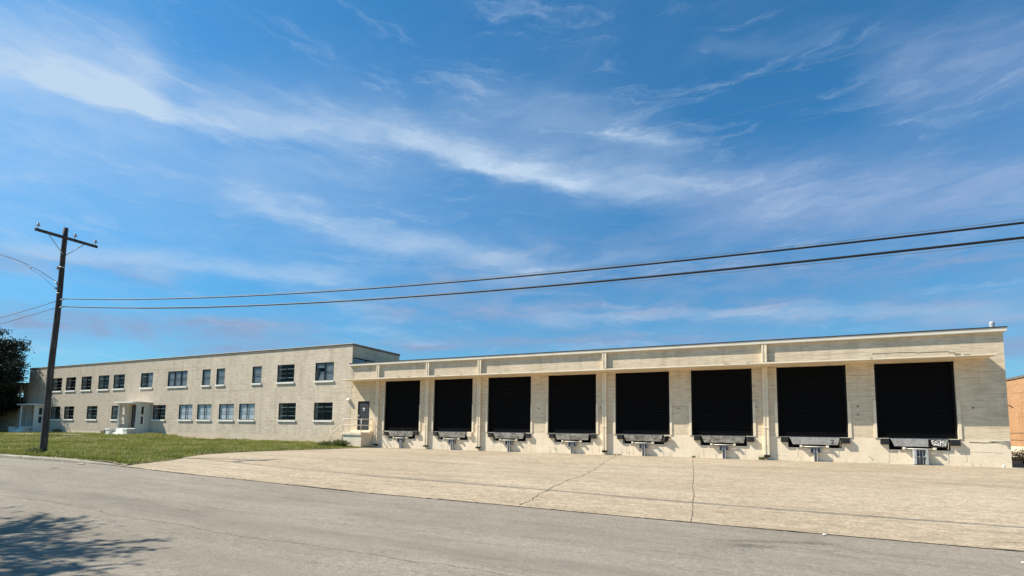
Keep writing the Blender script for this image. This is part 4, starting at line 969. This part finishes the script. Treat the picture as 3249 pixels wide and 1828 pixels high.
weed_plant('weed', (-4.9, -17.35, .09), .35, .32, 40, M['weed'], 'tangle of weeds round the foot of the wooden utility pole', 'weed', .04)

def make_tree(name, base, crown_c, radii, nclump, per, leaf, mat, label, trunk_r, seed, clump_r=.9, low=None, edge=1.0, stretch=(1, 1, .6), twigs=0):
    def out_dir(c, cc):
        v = np.array(c) - np.array(cc); v[2] = 0; return v / (np.linalg.norm(v) + 1e-6)
    rng = np.random.default_rng(seed); root = tag(empty(name, base), label, 'tree'); B = Vector(base); cc_ = Vector(crown_c)
    C = []
    while len(C) < nclump:
        p = rng.uniform(-1, 1, 3); r2 = np.dot(p, p)
        if r2 > 1 or r2 < .12: continue
        if rng.uniform() > .35 + .65 * r2: continue
        C.append(p)
    C = np.array(C); noise_ = 1 + .16 * np.sin(C[:, 0] * 5 + seed) * np.cos(C[:, 2] * 6) + .12 * rng.normal(size=nclump)
    C = C * noise_[:, None] * np.array(radii) + np.array(crown_c)
    if low is not None: C[:, 2] = np.maximum(C[:, 2], low + rng.uniform(0, .8, nclump))
    # trunk and limbs
    mb = MB(); top = cc_ + Vector((0, 0, radii[2] * .2)); path = [B, B.lerp(cc_, .35) + Vector((.15, .1, 0)), B.lerp(cc_, .7), top]
    path[0] = B + Vector((0, 0, -.2)); mb.tube(path, [trunk_r, trunk_r * .75, trunk_r * .5, trunk_r * .2], 12)
    tb = mb.build('trunk', M['bark'], root, (-B.x, -B.y, -B.z))
    lb = MB(); fork = B.lerp(cc_, .45)
    for k in range(0, nclump, max(1, nclump // 60)):
        e = Vector(C[k]); m1 = fork.lerp(e, .5) + Vector((rng.normal(0, .25), rng.normal(0, .25), .25)); lb.tube([fork.lerp(top, rng.uniform(0, .6)), m1, e], [trunk_r * .28, trunk_r * .13, .015], 6)
    if twigs:
        TP, TD = [], []
        for k in range(nclump):
            for q in range(twigs):
                a = rng.normal(0, .45); o0 = out_dir(C[k], crown_c); d = Vector((o0[0] * math.cos(a) - o0[1] * math.sin(a), o0[0] * math.sin(a) + o0[1] * math.cos(a), rng.normal(0, .18))).normalized()
                L = rng.uniform(.6, 1.5); p0 = Vector(C[k]); lb.tube([p0, p0 + d * L * .5 + Vector((0, 0, .05)), p0 + d * L], [.02, .012, .005], 5)
                for z in range(26): TP.append(np.array(p0 + d * L * rng.uniform(.1, 1.05)) + rng.normal(0, .07, 3)); TD.append(np.array(d) + rng.normal(0, .5, 3))
        V, F = quads_from(np.array(TP), np.array(TD), rng.uniform(.7, 1.3, len(TP)) * leaf * .9, .4, rng)
        np_mesh('foliage', V - np.array(base), F, mat, root, attr=rng.uniform(.2, .9, len(TP)))
    lb.build('limb', M['bark'], root, (-B.x, -B.y, -B.z))
    n = nclump * per; ci = np.repeat(np.arange(nclump), per); off = rng.normal(0, 1, (n, 3)) * np.array(stretch) * clump_r * .5
    # each clump is drawn outwards like a spray of twigs
    out = C - np.array(crown_c); out /= np.linalg.norm(out, axis=1, keepdims=True) + 1e-6
    Ps = C[ci] + off + out[ci] * (rng.exponential(.35, n) * clump_r * edge)[:, None]
    if low is not None: Ps[:, 2] = np.maximum(Ps[:, 2], low)
    D = rng.normal(0, 1, (n, 3)) + out[ci] * .8; V, F = quads_from(Ps, D, rng.uniform(.6, 1.4, n) * leaf, .5, rng)
    cl_ = rng.uniform(0, .45, nclump); sh_ = cl_[ci] + rng.uniform(.1, .6, n)
    fo = np_mesh('crown', V - np.array(base), F, mat, root, attr=sh_)
    return root
make_tree('oak_tree', (-52.5, -4.2, .4), (-54.9, -2.5, 6.6), (6.1, 2.4, 4.2), 560, 230, .22, M['oak'], 'dark dense evergreen oak at the left edge, in front of the office end wall', .42, 3, clump_r=.85, low=2.2, edge=.3)
make_tree('oak_tree', (-60.0, -5.5, .4), (-60.0, -5.0, 5.2), (6.5, 4.0, 5.2), 320, 160, .27, M['oak'], 'farthest dark oak beyond the left edge behind the nearer oak', .40, 5, clump_r=1.5, low=.8)
make_tree('street_tree', (1.5, -31.2, -.35), (4.5, -28.8, 6.9), (5.0, 2.6, 1.6), 64, 60, .17, M['shadeleaf'], 'street tree out of frame whose shadow falls on the lower left road', .25, 9, clump_r=.62, edge=.9, stretch=(1.5, .8, .45), twigs=6)

# ------------------------------------------------------------------ right hand corner: tyre, brush, rubble
ty = tag(empty('tyre', (33.55, 3.6, -.06)), 'black truck tyre lying on the ground beyond the warehouse corner', 'tyre')
prof = [(.36, .02), (.50, .0), (.62, .05), (.66, .14), (.62, .25), (.50, .30), (.37, .27), (.33, .15), (.36, .02)]
MB().lathe(prof, (0, 0, 0), 28).build('tread', M['rubber'], ty); MB().lathe([(.0, .08), (.34, .09), (.345, .12), (.0, .13)], (0, 0, 0), 24).build('rim', M['greyblue'], ty)
def scatter_pile(name, c, r, hgt, n, label, cat, seed):
    rng = np.random.default_rng(seed); root = tag(empty(name, c), label, cat); mb = MB()
    for k in range(n):
        a = rng.uniform(0, 6.28); q = r * math.sqrt(rng.uniform()); x, y = q * math.cos(a), q * math.sin(a); z = hgt * max(0, 1 - (q / r) ** 2) * rng.uniform(.2, 1)
        d = Vector(rng.normal(0, 1, 3)); d.z *= .25; d.normalize(); L = rng.uniform(.3, .9); mb.tube([Vector((x, y, z)) - d * L / 2, Vector((x, y, z + .06)), Vector((x, y, z)) + d * L / 2], [.012, .018, .008], 5)
    mb.build('branch', M['bark'], root)
    nl = n * 30; a = rng.uniform(0, 6.28, nl); q = r * np.sqrt(rng.uniform(size=nl)); z = hgt * np.clip(1 - (q / r) ** 2, 0, 1) * rng.uniform(.1, 1.1, nl) + .01
    Pn = np.stack([q * np.cos(a), q * np.sin(a), z], 1); V, F = quads_from(Pn, rng.normal(0, 1, (nl, 3)), rng.uniform(.05, .12, nl), .4, rng); np_mesh('foliage', V, F, M['deadweed'], root, attr=rng.uniform(0, .8, nl))
    return root
scatter_pile('brush_pile', (36.4, 12.2, -.1), 1.5, .65, 90, 'heap of dry brush against the foot of the orange brick building', 'brush pile', 4)
scatter_pile('brush_pile', (36.9, 9.0, -.1), 1.3, .45, 60, 'smaller heap of dry brush nearer the camera along the orange brick building', 'brush pile', 6)
def rock(name, c, s, label, seed, mat):
    rng = random.Random(seed); import bmesh
    bm = bmesh.new(); bmesh.ops.create_icosphere(bm, subdivisions=2, radius=1)
    for v in bm.verts: v.co = Vector((v.co.x * s[0], v.co.y * s[1], v.co.z * s[2])) * rng.uniform(.75, 1.15)
    me = bpy.data.meshes.new(name); bm.to_mesh(me); bm.free(); me.materials.append(mat); o = bpy.data.objects.new(name, me); COL.objects.link(o); o.location = c
    return tag(o, label, 'rubble', 'loose bits of broken concrete')
rock('concrete_chunk', (1.15, -18.55, .02), (.16, .07, .03), 'flat pale chunk of concrete in the gutter by the kerb end', 1, M['rubble'])
rock('concrete_chunk', (22.0, -18.42, -.29), (.03, .02, .015), 'small pale stone where the right part of the driveway meets the street', 2, M['white'])
rock('concrete_chunk', (30.8, -.22, .05), (.05, .04, .07), 'white stone standing at the foot of the warehouse right corner', 3, M['white'])
rock('concrete_chunk', (24.05, -19.2, -.3), (.03, .015, .01), 'little pale scrap on the street near the right edge', 4, M['white'])
